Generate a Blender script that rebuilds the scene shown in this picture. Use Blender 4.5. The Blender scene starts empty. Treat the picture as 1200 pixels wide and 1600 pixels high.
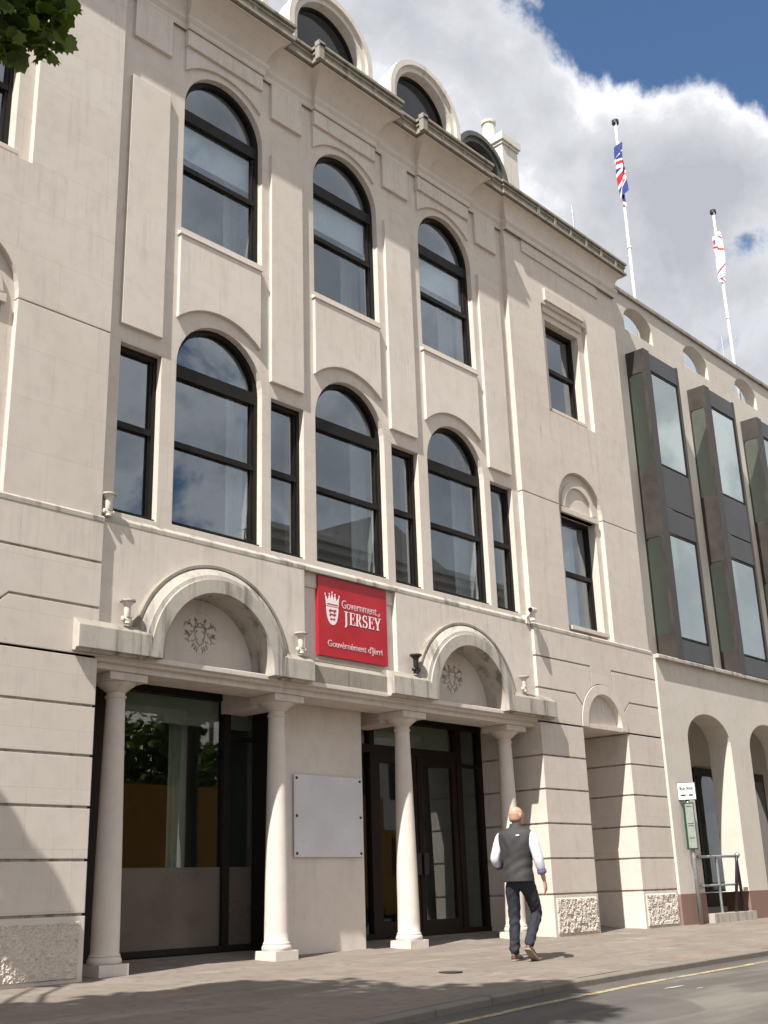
import bpy, bmesh, math, random
from mathutils import Vector, Matrix
from mathutils.geometry import tessellate_polygon
from math import sin, cos, pi, radians, sqrt, atan2

scene = bpy.context.scene
COL = scene.collection
random.seed(7)

# ------------------------------------------------------------------ camera
cam_d = bpy.data.cameras.new("camera")
cam = bpy.data.objects.new("camera", cam_d)
COL.objects.link(cam)
scene.camera = cam
cam_d.sensor_fit = 'HORIZONTAL'
cam_d.sensor_width = 36.0
cam_d.lens = 1774.35 / 1200 * 36.0
cam_d.clip_start = 0.1
cam_d.clip_end = 3000
scene.render.resolution_x = 768
scene.render.resolution_y = 1024


def cam_rows(yaw, pitch, roll):
    f = Vector((sin(yaw), cos(yaw), 0)); r = Vector((cos(yaw), -sin(yaw), 0)); u = Vector((0, 0, 1))
    f2 = f * cos(pitch) + u * sin(pitch); u2 = -f * sin(pitch) + u * cos(pitch)
    return r * cos(roll) + u2 * sin(roll), -r * sin(roll) + u2 * cos(roll), f2


cr, cu, cf = cam_rows(radians(47.8815), radians(18.4249), radians(-1.8622))
M = Matrix.Identity(4)
for i in range(3):
    M[i][0] = cr[i]; M[i][1] = cu[i]; M[i][2] = -cf[i]
M[0][3], M[1][3], M[2][3] = 0.0, -10.5, 0.725
cam.matrix_world = M

# ------------------------------------------------------------------ sun and sky
SUN = Vector((3.45, 1.0, -4.7)).normalized()          # direction the light travels
sd = bpy.data.lights.new("sun", 'SUN')
sd.energy = 5.0
sd.angle = radians(0.5)
sd.color = (1.0, 0.965, 0.905)
so = bpy.data.objects.new("sun", sd)
COL.objects.link(so)
so.location = (-20, -8, 30)
so.rotation_euler = SUN.to_track_quat('-Z', 'Y').to_euler()

world = bpy.data.worlds.new("World")
scene.world = world
world.use_nodes = True
wn, wl = world.node_tree.nodes, world.node_tree.links
for n in list(wn):
    wn.remove(n)


def WN(t, **k):
    n = wn.new(t)
    for a, b in k.items():
        setattr(n, a, b)
    return n


def wmath(op, a, b=None, c=None, clamp=False):
    n = WN('ShaderNodeMath', operation=op, use_clamp=clamp)
    for i, v in enumerate((a, b, c)):
        if v is None:
            continue
        if isinstance(v, (int, float)):
            n.inputs[i].default_value = v
        else:
            wl.new(v, n.inputs[i])
    return n.outputs[0]


sky = WN('ShaderNodeTexSky')
sky.sky_type = 'NISHITA'
sky.sun_disc = False
sky.sun_elevation = math.asin(-SUN.z)
sky.sun_rotation = atan2(-SUN.x, -SUN.y)
sky.air_density = 1.0
sky.dust_density = 0.4
sky.ozone_density = 2.0
bg_sky = WN('ShaderNodeBackground')
bg_sky.inputs[1].default_value = 0.080
hs_ = WN('ShaderNodeHueSaturation')
hs_.inputs['Saturation'].default_value = 1.16
wl.new(sky.outputs[0], hs_.inputs['Color'])
wl.new(hs_.outputs[0], bg_sky.inputs[0])
tc = WN('ShaderNodeTexCoord')
D = tc.outputs['Generated']
def wnoise(scale, detail, rough, dist=0.0):
    n = WN('ShaderNodeTexNoise')
    n.inputs['Scale'].default_value = scale
    n.inputs['Detail'].default_value = detail
    n.inputs['Roughness'].default_value = rough
    n.inputs['Distortion'].default_value = dist
    wl.new(D, n.inputs['Vector'])
    return n.outputs['Fac']


f = wmath('ADD', wmath('MULTIPLY', wnoise(8.0, 10, 0.60, 0.35), 1.0), wmath('MULTIPLY', wnoise(24.0, 8, 0.62, 0.2), 0.35))
# openings in the cloud deck and thick heads of cloud, as directions in the sky
blobs = [((0.694, 0.330, 0.640), 0.0026, -0.40), ((0.724, 0.278, 0.630), 0.0040, -0.40), ((0.684, 0.372, 0.630), 0.0005, -0.16),
         ((0.780, 0.252, 0.573), 0.0020, -0.40), ((0.644, 0.385, 0.662), 0.0008, -0.15), ((0.812, 0.316, 0.490), 0.0004, -0.26),
         ((0.802, 0.335, 0.497), 0.0002, -0.12), ((0.834, 0.338, 0.436), 0.0003, -0.12),
         ((0.735, 0.350, 0.580), 0.004, 0.16), ((0.686, 0.392, 0.612), 0.0012, 0.13),
         ((0.738, 0.325, 0.594), 0.0014, 0.20), ((0.765, 0.302, 0.570), 0.0016, 0.20), ((0.800, 0.300, 0.520), 0.0030, 0.20), ((0.628, 0.405, 0.665), 0.0008, -0.10), ((0.60, 0.46, 0.65), 0.012, 0.12), ((0.79, 0.37, 0.49), 0.010, 0.12), ((0.84, -0.42, 0.35), 0.03, 0.22)]  # last entry: unseen cloud added so the oriel panes reflect it pale
bias = None
for d, s_, w in blobs:
    v = Vector(d).normalized()
    dt = WN('ShaderNodeVectorMath', operation='DOT_PRODUCT')
    wl.new(D, dt.inputs[0])
    dt.inputs[1].default_value = v
    e = wmath('EXPONENT', wmath('DIVIDE', wmath('SUBTRACT', dt.outputs['Value'], 1.0), s_))
    e = wmath('MULTIPLY', e, w)
    bias = e if bias is None else wmath('ADD', bias, e)
fb = wmath('ADD', f, bias)
mr = WN('ShaderNodeMapRange', interpolation_type='SMOOTHSTEP')
mr.inputs['From Min'].default_value = 0.50
mr.inputs['From Max'].default_value = 0.66
wl.new(fb, mr.inputs['Value'])
mask = wmath('ADD', wmath('MULTIPLY', mr.outputs[0], 0.97), 0.015)
thick = wmath('ADD', wmath('MULTIPLY', wmath('SUBTRACT', fb, 0.60), 1.7), wmath('MULTIPLY', wmath('SUBTRACT', wnoise(6.5, 7, 0.5, 0.3), 0.5), 2.0), clamp=True)
cr_ = WN('ShaderNodeValToRGB')
cr_.color_ramp.elements[0].position = 0.0
cr_.color_ramp.elements[0].color = (0.70, 0.705, 0.72, 1)
cr_.color_ramp.elements[1].position = 0.85
cr_.color_ramp.elements[1].color = (0.340, 0.350, 0.385, 1)
e = cr_.color_ramp.elements.new(0.22)
e.color = (0.50, 0.51, 0.54, 1)
e = cr_.color_ramp.elements.new(0.5)
e.color = (0.42, 0.43, 0.455, 1)
wl.new(thick, cr_.inputs[0])
bg_cl = WN('ShaderNodeBackground')
bg_cl.inputs[1].default_value = 0.90
wl.new(cr_.outputs[0], bg_cl.inputs[0])
mx = WN('ShaderNodeMixShader')
wl.new(mask, mx.inputs[0])
wl.new(bg_sky.outputs[0], mx.inputs[1])
wl.new(bg_cl.outputs[0], mx.inputs[2])
wo = WN('ShaderNodeOutputWorld')
wl.new(mx.outputs[0], wo.inputs[0])

scene.render.engine = 'CYCLES'
scene.view_settings.view_transform = 'Standard'
scene.view_settings.look = 'None'
scene.view_settings.gamma = 1
scene.view_settings.exposure = 0.80


# ------------------------------------------------------------------ mesh helpers
class MB:
    def __init__(self):
        self.bm = bmesh.new()

    def face(self, pts):
        vs = [self.bm.verts.new(p) for p in pts]
        return self.bm.faces.new(vs)

    def box(self, x0, x1, y0, y1, z0, z1):
        v = [self.bm.verts.new((x, y, z)) for z in (z0, z1) for y in (y0, y1) for x in (x0, x1)]
        for q in ((0, 2, 3, 1), (4, 5, 7, 6), (0, 1, 5, 4), (1, 3, 7, 5), (3, 2, 6, 7), (2, 0, 4, 6)):
            self.bm.faces.new([v[i] for i in q])
        return self

    def obox(self, M4, sx, sy, sz):
        v = [self.bm.verts.new(M4 @ Vector((x * sx, y * sy, z * sz))) for z in (-.5, .5) for y in (-.5, .5) for x in (-.5, .5)]
        for q in ((0, 2, 3, 1), (4, 5, 7, 6), (0, 1, 5, 4), (1, 3, 7, 5), (3, 2, 6, 7), (2, 0, 4, 6)):
            self.bm.faces.new([v[i] for i in q])
        return self

    def prism(self, outer, y0, y1, holes=(), fn=None):
        """polygon in x,z (with holes) extruded from y0 to y1"""
        loops = [list(outer)] + [list(h) for h in holes]
        fn = fn or (lambda x, z, y: (x, y, z))
        fl, bl = [], []
        for L in loops:
            fl.append([self.bm.verts.new(fn(x, z, y0)) for x, z in L])
            bl.append([self.bm.verts.new(fn(x, z, y1)) for x, z in L])
        flat_f = [v for L in fl for v in L]
        flat_b = [v for L in bl for v in L]
        tris = tessellate_polygon([[Vector((x, z, 0)) for x, z in L] for L in loops])
        for t in tris:
            try:
                self.bm.faces.new([flat_f[i] for i in t])
                self.bm.faces.new([flat_b[i] for i in reversed(t)])
            except ValueError:
                pass
        for a, b in zip(fl, bl):
            n = len(a)
            for i in range(n):
                j = (i + 1) % n
                self.bm.faces.new([a[i], a[j], b[j], b[i]])
        return self

    def loft(self, rings, caps=True, closed=False):
        R = [[self.bm.verts.new(p) for p in r] for r in rings]
        m = len(R[0])
        K = len(R)
        for k in range(K if closed else K - 1):
            a, b = R[k], R[(k + 1) % K]
            for i in range(m):
                j = (i + 1) % m
                self.bm.faces.new([a[i], a[j], b[j], b[i]])
        if caps and not closed:
            self.bm.faces.new(list(reversed(R[0])))
            self.bm.faces.new(R[-1])
        return self

    def strip(self, rows):
        """open sheet through rows of points"""
        R = [[self.bm.verts.new(p) for p in r] for r in rows]
        for a, b in zip(R[:-1], R[1:]):
            for i in range(len(a) - 1):
                self.bm.faces.new([a[i], a[i + 1], b[i + 1], b[i]])
        return self

    def lathe(self, prof, c=(0, 0, 0), n=24, axis='z'):
        rings = []
        for r, h in prof:
            ring = []
            for i in range(n):
                a = 2 * pi * i / n
                p = (r * cos(a), r * sin(a), h) if axis == 'z' else ((r * cos(a), h, r * sin(a)) if axis == 'y' else (h, r * cos(a), r * sin(a)))
                ring.append((p[0] + c[0], p[1] + c[1], p[2] + c[2]))
            rings.append(ring)
        return self.loft(rings)

    def tube(self, pts, r, n=10):
        pts = [Vector(p) for p in pts]
        rs = r if isinstance(r, (list, tuple)) else [r] * len(pts)
        rings = []
        up = None
        for i, p in enumerate(pts):
            t = (pts[min(i + 1, len(pts) - 1)] - pts[max(i - 1, 0)]).normalized()
            if up is None:
                up = t.orthogonal().normalized()
            up = (up - t * up.dot(t)).normalized()
            w = t.cross(up)
            rings.append([p + (up * cos(2 * pi * k / n) + w * sin(2 * pi * k / n)) * rs[i] for k in range(n)])
        return self.loft(rings)

    def add_mesh(self, me, M4=None):
        b2 = bmesh.new()
        b2.from_mesh(me)
        if M4:
            b2.transform(M4)
        tmp = bpy.data.meshes.new("tmp")
        b2.to_mesh(tmp)
        b2.free()
        self.bm.from_mesh(tmp)
        bpy.data.meshes.remove(tmp)
        return self


def obj(name, mb, mat, parent=None, loc=None, smooth=False, recalc=True, offset=True, kind=None):
    bm = mb.bm
    if recalc:
        bmesh.ops.recalc_face_normals(bm, faces=bm.faces[:])
    if loc is not None:
        bmesh.ops.translate(bm, vec=-Vector(loc), verts=bm.verts[:])
    me = bpy.data.meshes.new(name)
    bm.to_mesh(me)
    bm.free()
    for m in (mat if isinstance(mat, (list, tuple)) else [mat]):
        me.materials.append(m)
    if smooth:
        me.polygons.foreach_set('use_smooth', [True] * len(me.polygons))
        if isinstance(smooth, (int, float)) and not isinstance(smooth, bool):
            me.set_sharp_from_angle(angle=radians(smooth))
    o = bpy.data.objects.new(name, me)
    COL.objects.link(o)
    wloc = Vector(loc) if loc is not None else Vector((0, 0, 0))
    if parent is not None:
        o.parent = parent
        # parents are never rotated when parts are attached this way
        pw = Vector(parent['_w']) if '_w' in parent else Vector((0, 0, 0))
        o.location = wloc - pw
    else:
        o.location = wloc
    o['_w'] = tuple(wloc)
    if kind:
        o['kind'] = kind
    return o


def each(name, mb, mat, parent=None, **k):
    """every separate piece of the mesh becomes an object of its own"""
    bm = mb.bm
    bm.verts.index_update()
    seen, groups = set(), []
    for v in bm.verts:
        if v.index in seen:
            continue
        st, comp = [v], []
        seen.add(v.index)
        while st:
            a = st.pop()
            comp.append(a)
            for e_ in a.link_edges:
                b = e_.other_vert(a)
                if b.index not in seen:
                    seen.add(b.index)
                    st.append(b)
        groups.append(comp)
    out = []
    for comp in groups:
        m2 = MB()
        mp = {v: m2.bm.verts.new(v.co) for v in comp}
        fs = {f_ for v in comp for f_ in v.link_faces}
        for f_ in fs:
            m2.bm.faces.new([mp[v] for v in f_.verts])
        out.append(obj(name, m2, mat, parent, **k))
    bm.free()
    return out


def thing(name, label, cat, loc=(0, 0, 0), group=None):
    o = bpy.data.objects.new(name, None)
    o.empty_display_size = 0.3
    COL.objects.link(o)
    o.location = loc
    o['_w'] = tuple(loc)
    tag(o, label, cat, group)
    return o


def tag(o, label, cat, group=None):
    o['label'] = label
    o['category'] = cat
    if group:
        o['group'] = group
    return o


def dup(o, parent=None, shift=(0, 0, 0)):
    """copy an object and everything under it; the copy moves by shift"""
    c = o.copy()
    COL.objects.link(c)
    if parent is not None:
        c.parent = parent
    c.location = Vector(o.location) + Vector(shift)
    if '_w' in o:
        c['_w'] = tuple(Vector(o['_w']) + Vector(shift))
    for ch in list(o.children):
        dup(ch, c)
    return c


def arch(cx, half, z0, zs, rise=None, n=20):
    """closed outline: straight sides from z0 up to zs, then a round (or elliptical) head"""
    rise = half if rise is None else rise
    pts = [(cx - half, z0), (cx + half, z0)]
    for i in range(n + 1):
        a = pi * i / n
        pts.append((cx + half * cos(a), zs + rise * sin(a)))
    return pts


def rect(x0, x1, z0, z1):
    return [(x0, z0), (x1, z0), (x1, z1), (x0, z1)]


# ------------------------------------------------------------------ materials
class NT:
    def __init__(self, name):
        self.m = bpy.data.materials.new(name)
        self.m.use_nodes = True
        self.t = self.m.node_tree
        self.n = self.t.nodes
        for x in list(self.n):
            self.n.remove(x)
        self.out = self.new('ShaderNodeOutputMaterial')

    def new(self, t, **k):
        n = self.n.new(t)
        for a, b in k.items():
            setattr(n, a, b)
        return n

    def link(self, a, b):
        self.t.links.new(a, b)

    def setin(self, n, key, v):
        if hasattr(v, 'is_output'):
            self.link(v, n.inputs[key])
        else:
            n.inputs[key].default_value = v

    def pos(self, scale=(1, 1, 1)):
        g = self.new('ShaderNodeNewGeometry')
        mp = self.new('ShaderNodeMapping')
        mp.inputs['Scale'].default_value = scale
        self.link(g.outputs['Position'], mp.inputs['Vector'])
        return mp.outputs[0]

    def noise(self, vec, scale, detail=4, rough=0.55, dist=0.0):
        n = self.new('ShaderNodeTexNoise')
        n.inputs['Scale'].default_value = scale
        n.inputs['Detail'].default_value = detail
        n.inputs['Roughness'].default_value = rough
        n.inputs['Distortion'].default_value = dist
        self.link(vec, n.inputs['Vector'])
        return n.outputs['Fac']

    def rng(self, v, a, b, c=0.0, d=1.0, smooth=True):
        n = self.new('ShaderNodeMapRange', interpolation_type='SMOOTHSTEP' if smooth else 'LINEAR')
        self.link(v, n.inputs['Value'])
        for k, x in zip(('From Min', 'From Max', 'To Min', 'To Max'), (a, b, c, d)):
            n.inputs[k].default_value = x
        return n.outputs[0]

    def math(self, op, a, b=0.0):
        n = self.new('ShaderNodeMath', operation=op)
        self.setin(n, 0, a)
        self.setin(n, 1, b)
        return n.outputs[0]

    def mix(self, fac, a, b, blend='MIX'):
        n = self.new('ShaderNodeMix', data_type='RGBA', blend_type=blend)
        self.setin(n, 0, fac)
        for k, v in ((6, a), (7, b)):
            if hasattr(v, 'is_output'):
                self.link(v, n.inputs[k])
            else:
                n.inputs[k].default_value = (*v, 1) if len(v) == 3 else v
        return n.outputs[2]

    def bsdf(self, color, rough=0.8, metallic=0.0, spec=0.4, normal=None, **k):
        b = self.new('ShaderNodeBsdfPrincipled')
        self.setin(b, 'Base Color', color if hasattr(color, 'is_output') else (*color, 1))
        self.setin(b, 'Roughness', rough)
        b.inputs['Metallic'].default_value = metallic
        b.inputs['Specular IOR Level'].default_value = spec
        for kk, v in k.items():
            self.setin(b, kk, v)
        if normal is not None:
            self.link(normal, b.inputs['Normal'])
        self.link(b.outputs[0], self.out.inputs[0])
        return self.m

    def bump(self, h, strength=0.3, dist=0.01, normal=None):
        b = self.new('ShaderNodeBump')
        b.inputs['Strength'].default_value = strength
        b.inputs['Distance'].default_value = dist
        self.link(h, b.inputs['Height'])
        if normal is not None:
            self.link(normal, b.inputs['Normal'])
        return b.outputs[0]

    def bevel(self, r=0.012):
        b = self.new('ShaderNodeBevel', samples=4)
        b.inputs['Radius'].default_value = r
        return b.outputs[0]


def stone_mat(name, base, dark, joints=False, stain=0.35, grain=1.0, bev=0.012, streak=1.0, runs=False):
    t = NT(name)
    p = t.pos()
    ps = t.pos((1.0, 1.0, 0.10))
    big = t.noise(p, 0.55, 5, 0.6)
    mid = t.noise(p, 5.0, 6, 0.62)
    fine = t.noise(p, 90.0, 3, 0.7)
    stk = t.noise(ps, 5.5, 6, 0.65)
    c = t.mix(t.rng(big, 0.3, 0.72), base, tuple(x * y for x, y in zip(base, (0.93, 0.92, 0.90))))
    c = t.mix(t.math('MULTIPLY', t.rng(mid, 0.42, 0.75), 0.22), c, dark)
    c = t.mix(t.math('MULTIPLY', t.rng(stk, 0.58 - 0.12 * min(1, stain), 0.80 - 0.12 * min(1, stain)), stain * streak), c, dark)
    c = t.mix(t.rng(fine, 0.3, 0.7, 0.0, 0.10), c, dark)
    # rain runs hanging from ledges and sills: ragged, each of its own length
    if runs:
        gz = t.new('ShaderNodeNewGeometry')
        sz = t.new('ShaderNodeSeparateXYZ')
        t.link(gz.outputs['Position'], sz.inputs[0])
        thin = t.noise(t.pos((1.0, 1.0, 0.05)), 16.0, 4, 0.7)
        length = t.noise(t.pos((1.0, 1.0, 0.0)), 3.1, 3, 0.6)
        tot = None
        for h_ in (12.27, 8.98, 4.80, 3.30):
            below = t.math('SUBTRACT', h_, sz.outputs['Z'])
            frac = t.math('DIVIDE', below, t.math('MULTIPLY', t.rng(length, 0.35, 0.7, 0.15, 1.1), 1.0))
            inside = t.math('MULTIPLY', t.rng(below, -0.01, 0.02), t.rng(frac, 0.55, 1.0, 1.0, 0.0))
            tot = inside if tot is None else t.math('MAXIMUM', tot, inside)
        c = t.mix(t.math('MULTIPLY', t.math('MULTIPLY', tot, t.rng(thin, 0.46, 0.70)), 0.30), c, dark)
        # faint patch repairs
        pv = t.new('ShaderNodeTexVoronoi')
        pv.inputs['Scale'].default_value = 0.55
        t.link(t.pos((1.0, 1.0, 1.5)), pv.inputs['Vector'])
        sp_ = t.new('ShaderNodeSeparateColor')
        t.link(pv.outputs['Color'], sp_.inputs[0])
        c = t.mix(t.rng(sp_.outputs[0], 0.75, 0.78, 0.0, 0.10), c, tuple(min(1, x * 1.18) for x in base))
    # short dark run marks, as on the pavilion face
    run = t.noise(t.pos((1.0, 1.0, 0.13)), 13.0, 2, 0.5)
    c = t.mix(t.math('MULTIPLY', t.rng(run, 0.735, 0.80), 0.35), c, (0.16, 0.13, 0.09))
    h = t.math('ADD', t.math('MULTIPLY', fine, 0.5 * grain), t.math('MULTIPLY', mid, 0.5))
    if joints:
        g = t.new('ShaderNodeNewGeometry')
        sx = t.new('ShaderNodeSeparateXYZ')
        t.link(g.outputs['Position'], sx.inputs[0])
        cx = t.new('ShaderNodeCombineXYZ')
        t.link(sx.outputs['X'], cx.inputs['X'])
        t.link(t.math('ADD', sx.outputs['Z'], -0.03), cx.inputs['Y'])
        br = t.new('ShaderNodeTexBrick')
        br.offset = 0.5
        br.inputs['Scale'].default_value = 1.0
        br.inputs['Mortar Size'].default_value = 0.0035
        br.inputs['Mortar Smooth'].default_value = 0.3
        br.inputs['Brick Width'].default_value = 1.12
        br.inputs['Row Height'].default_value = 0.595
        br.inputs['Bias'].default_value = 0.0
        br.inputs['Color1'].default_value = (1.0, 1.0, 1.0, 1)
        br.inputs['Color2'].default_value = (0.955, 0.95, 0.94, 1)
        br.inputs['Mortar'].default_value = (0.80, 0.77, 0.73, 1)
        t.link(cx.outputs[0], br.inputs['Vector'])
        c = t.mix(0.8, c, br.outputs['Color'], 'MULTIPLY')
    nrm = t.bevel(bev) if bev else None
    n = t.bump(h, 0.22 * grain, 0.012, nrm)
    return t.bsdf(c, 0.88, spec=0.25, normal=n)


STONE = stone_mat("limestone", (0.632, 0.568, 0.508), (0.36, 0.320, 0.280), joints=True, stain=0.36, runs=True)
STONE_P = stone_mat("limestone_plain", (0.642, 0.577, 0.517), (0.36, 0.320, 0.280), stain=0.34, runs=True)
STONE_W = stone_mat("limestone_weathered", (0.475, 0.435, 0.385), (0.13, 0.115, 0.10), stain=0.85, grain=1.6)
STONE_R = stone_mat("limestone_pick_dressed", (0.60, 0.54, 0.475), (0.33, 0.29, 0.24), stain=0.35, grain=2.5, bev=0)
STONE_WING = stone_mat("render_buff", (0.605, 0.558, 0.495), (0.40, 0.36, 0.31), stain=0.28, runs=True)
STONE_G = stone_mat("lichen_stone", (0.315, 0.285, 0.240), (0.11, 0.10, 0.075), stain=0.75, grain=2.2)
CRESTM = stone_mat("stained_crest", (0.50, 0.45, 0.39), (0.16, 0.14, 0.12), stain=0.6)
PLINTH = stone_mat("red_granite_plinth", (0.25, 0.155, 0.125), (0.20, 0.12, 0.10), stain=0.3)
DORMER = stone_mat("white_painted_render", (0.66, 0.62, 0.56), (0.34, 0.31, 0.27), stain=0.6)


def simple(name, color, rough=0.5, metallic=0.0, spec=0.5, var=0.12, scale=6.0, bump=0.0):
    t = NT(name)
    nz_ = t.noise(t.pos(), scale, 4, 0.6)
    c = t.mix(t.rng(nz_, 0.3, 0.7), tuple(x * (1 - var) for x in color), tuple(min(1, x * (1 + var)) for x in color))
    r = t.rng(nz_, 0.3, 0.7, max(0.02, rough - 0.07), min(1, rough + 0.07))
    n = t.bump(t.noise(t.pos(), scale * 12, 3), bump, 0.004) if bump else None
    return t.bsdf(c, r, metallic, spec, n)


FRAME = simple("dark_bronze_frame", (0.011, 0.009, 0.008), 0.5, spec=0.2)
FRAME2 = simple("brown_door_frame", (0.014, 0.007, 0.0055), 0.45, spec=0.2)
BRONZE = simple("bronze_cladding", (0.060, 0.051, 0.045), 0.45, 0.35, scale=2.5)
GREYP = simple("grey_spandrel", (0.060, 0.060, 0.060), 0.40, 0.2, scale=2.0)
DARKM = simple("dark_metal", (0.03, 0.03, 0.032), 0.45, 0.4)
STEEL = simple("galvanised_steel", (0.36, 0.38, 0.39), 0.45, 0.7, scale=20)
WHITEP = simple("white_paint", (0.80, 0.79, 0.76), 0.45, var=0.05)
LAMPW = simple("aged_white_fitting", (0.62, 0.58, 0.50), 0.5, var=0.15, scale=20)
SLATE = simple("roof_lead", (0.10, 0.10, 0.11), 0.6)
RED = simple("sign_red", (0.42, 0.012, 0.022), 0.38, var=0.05, scale=3)
SIGNW = simple("sign_white", (0.80, 0.74, 0.74), 0.5, var=0.03)
ROOM = simple("room_plaster", (0.50, 0.49, 0.46), 0.9, var=0.05)
ROOMD = simple("room_carpet", (0.08, 0.08, 0.085), 0.95)
CEIL = simple("ceiling_tile", (0.75, 0.75, 0.73), 0.9, var=0.03)
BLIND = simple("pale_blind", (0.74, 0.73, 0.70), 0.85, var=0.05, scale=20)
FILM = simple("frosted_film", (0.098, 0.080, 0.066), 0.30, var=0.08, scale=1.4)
GREEN = simple("bottle_green_frame", (0.006, 0.045, 0.030), 0.35)
POSTER = simple("timetable_paper", (0.23, 0.26, 0.22), 0.6, var=0.08, scale=14)
BOARD = simple("grey_notice_panel", (0.60, 0.60, 0.615), 0.22, var=0.05, scale=2.2)
BLUEP = simple("flag_blue", (0.015, 0.035, 0.20), 0.8)
FRED = simple("flag_red", (0.50, 0.015, 0.03), 0.8)
FWHITE = simple("flag_white", (0.80, 0.79, 0.80), 0.8, var=0.04)


def glass_mat(name, tint=(0.70, 0.76, 0.74), ior=1.75, wav=0.03, rough=0.0, add=0.04, gloss=(0.93, 0.96, 1.0)):
    t = NT(name)
    fr = t.new('ShaderNodeFresnel')
    fr.inputs['IOR'].default_value = ior
    nz_ = t.noise(t.pos(), 0.55, 0, 0.3)
    bp = t.bump(nz_, wav, 0.10)
    tr = t.new('ShaderNodeBsdfTransparent')
    tr.inputs[0].default_value = (*tint, 1)
    gl = t.new('ShaderNodeBsdfGlossy')
    gl.inputs['Roughness'].default_value = rough
    gl.inputs['Color'].default_value = (*gloss, 1)
    t.link(bp, gl.inputs['Normal'])
    m = t.new('ShaderNodeMixShader')
    ge = t.new('ShaderNodeNewGeometry')
    # only the outer face of a pane reflects; its inner face lets light out
    t.link(t.math('MULTIPLY', t.math('ADD', fr.outputs[0], add), t.math('SUBTRACT', 1.0, ge.outputs['Backfacing'])), m.inputs[0])
    t.link(tr.outputs[0], m.inputs[1])
    t.link(gl.outputs[0], m.inputs[2])
    t.link(m.outputs[0], t.out.inputs[0])
    return t.m


GLASS = glass_mat("window_glass", (0.80, 0.85, 0.88), 1.75, 0.02, add=0.12, gloss=(0.84, 0.92, 1.0))
GLASS_G = glass_mat("shop_glass", (0.66, 0.70, 0.66), 1.6, 0.012, add=0.05)
GLASS_W = glass_mat("green_tinted_glass", (0.55, 0.66, 0.60), 2.0, 0.02, add=0.34, gloss=(0.90, 1.0, 0.97))
GLASS_C = glass_mat("green_side_glass", (0.70, 0.82, 0.74), 1.6, 0.02, add=0.30, gloss=(0.86, 1.0, 0.93))
GLASS_D = simple("dark_attic_glass", (0.012, 0.014, 0.016), 0.06, spec=0.5, var=0.05)
GLASS_B = glass_mat("balustrade_glass", (0.88, 0.91, 0.93), 1.35, 0.0, add=0.0)


def paving_mat():
    t = NT("pavement_slabs")
    p = t.pos()
    g = t.new('ShaderNodeMapping')
    ge = t.new('ShaderNodeNewGeometry')
    t.link(ge.outputs['Position'], g.inputs['Vector'])
    br = t.new('ShaderNodeTexBrick')
    br.offset = 0.5
    for k, v in (('Scale', 1.0), ('Mortar Size', 0.006), ('Mortar Smooth', 0.2), ('Brick Width', 0.62), ('Row Height', 0.42), ('Bias', 0.1)):
        br.inputs[k].default_value = v
    br.inputs['Color1'].default_value = (0.215, 0.185, 0.155, 1)
    br.inputs['Color2'].default_value = (0.170, 0.144, 0.120, 1)
    br.inputs['Mortar'].default_value = (0.16, 0.125, 0.10, 1)
    t.link(g.outputs[0], br.inputs['Vector'])
    big = t.noise(t.pos((0.45, 1.9, 1)), 1.25, 6, 0.68)
    mid = t.noise(p, 7, 5, 0.65)
    fine = t.noise(p, 110, 3, 0.7)
    c = t.mix(t.math('MULTIPLY', t.rng(big, 0.54, 0.66), 0.50), br.outputs['Color'], (0.275, 0.180, 0.118))
    c = t.mix(t.math('MULTIPLY', t.rng(big, 0.34, 0.46, 1, 0), 0.55), c, (0.30, 0.265, 0.225))
    c = t.mix(t.math('MULTIPLY', t.rng(mid, 0.48, 0.66), 0.5), c, (0.115, 0.092, 0.078))
    c = t.mix(t.math('MULTIPLY', t.rng(fine, 0.3, 0.75), 0.25), c, (0.15, 0.12, 0.10))
    # chewing-gum spots
    vo = t.new('ShaderNodeTexVoronoi')
    vo.inputs['Scale'].default_value = 3.2
    t.link(p, vo.inputs['Vector'])
    c = t.mix(t.math('MULTIPLY', t.rng(vo.outputs['Distance'], 0.05, 0.085, 1, 0), 0.45), c, (0.10, 0.085, 0.075))
    h = t.math('ADD', t.math('MULTIPLY', fine, 0.4), br.outputs['Fac'])
    n = t.bump(h, 0.25, -0.006)
    return t.bsdf(c, 0.85, spec=0.3, normal=n)


def asphalt_mat():
    t = NT("asphalt")
    p = t.pos()
    ps = t.pos((0.35, 1.6, 1))
    big = t.noise(ps, 0.8, 6, 0.62)
    patch = t.noise(t.pos((0.5, 1, 1)), 0.55, 2, 0.4)
    fine = t.noise(p, 140, 3, 0.75)
    grit = t.noise(p, 45, 4, 0.7)
    c = t.mix(t.rng(big, 0.36, 0.66), (0.095, 0.086, 0.076), (0.185, 0.168, 0.146))
    c = t.mix(t.math('MULTIPLY', t.rng(patch, 0.525, 0.54), 0.55), c, (0.070, 0.066, 0.062))
    c = t.mix(t.rng(fine, 0.35, 0.72, 0, 0.55), c, (0.055, 0.050, 0.046))
    c = t.mix(t.rng(grit, 0.62, 0.74, 0, 0.5), c, (0.27, 0.25, 0.22))
    n = t.bump(t.math('ADD', fine, grit), 0.5, 0.006)
    return t.bsdf(c, 0.9, spec=0.3, normal=n)


PAVE = paving_mat()
ASPH = asphalt_mat()
KERB = stone_mat("kerb_granite", (0.20, 0.175, 0.15), (0.08, 0.07, 0.06), stain=0.3, grain=2.0, bev=0.015)


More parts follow.
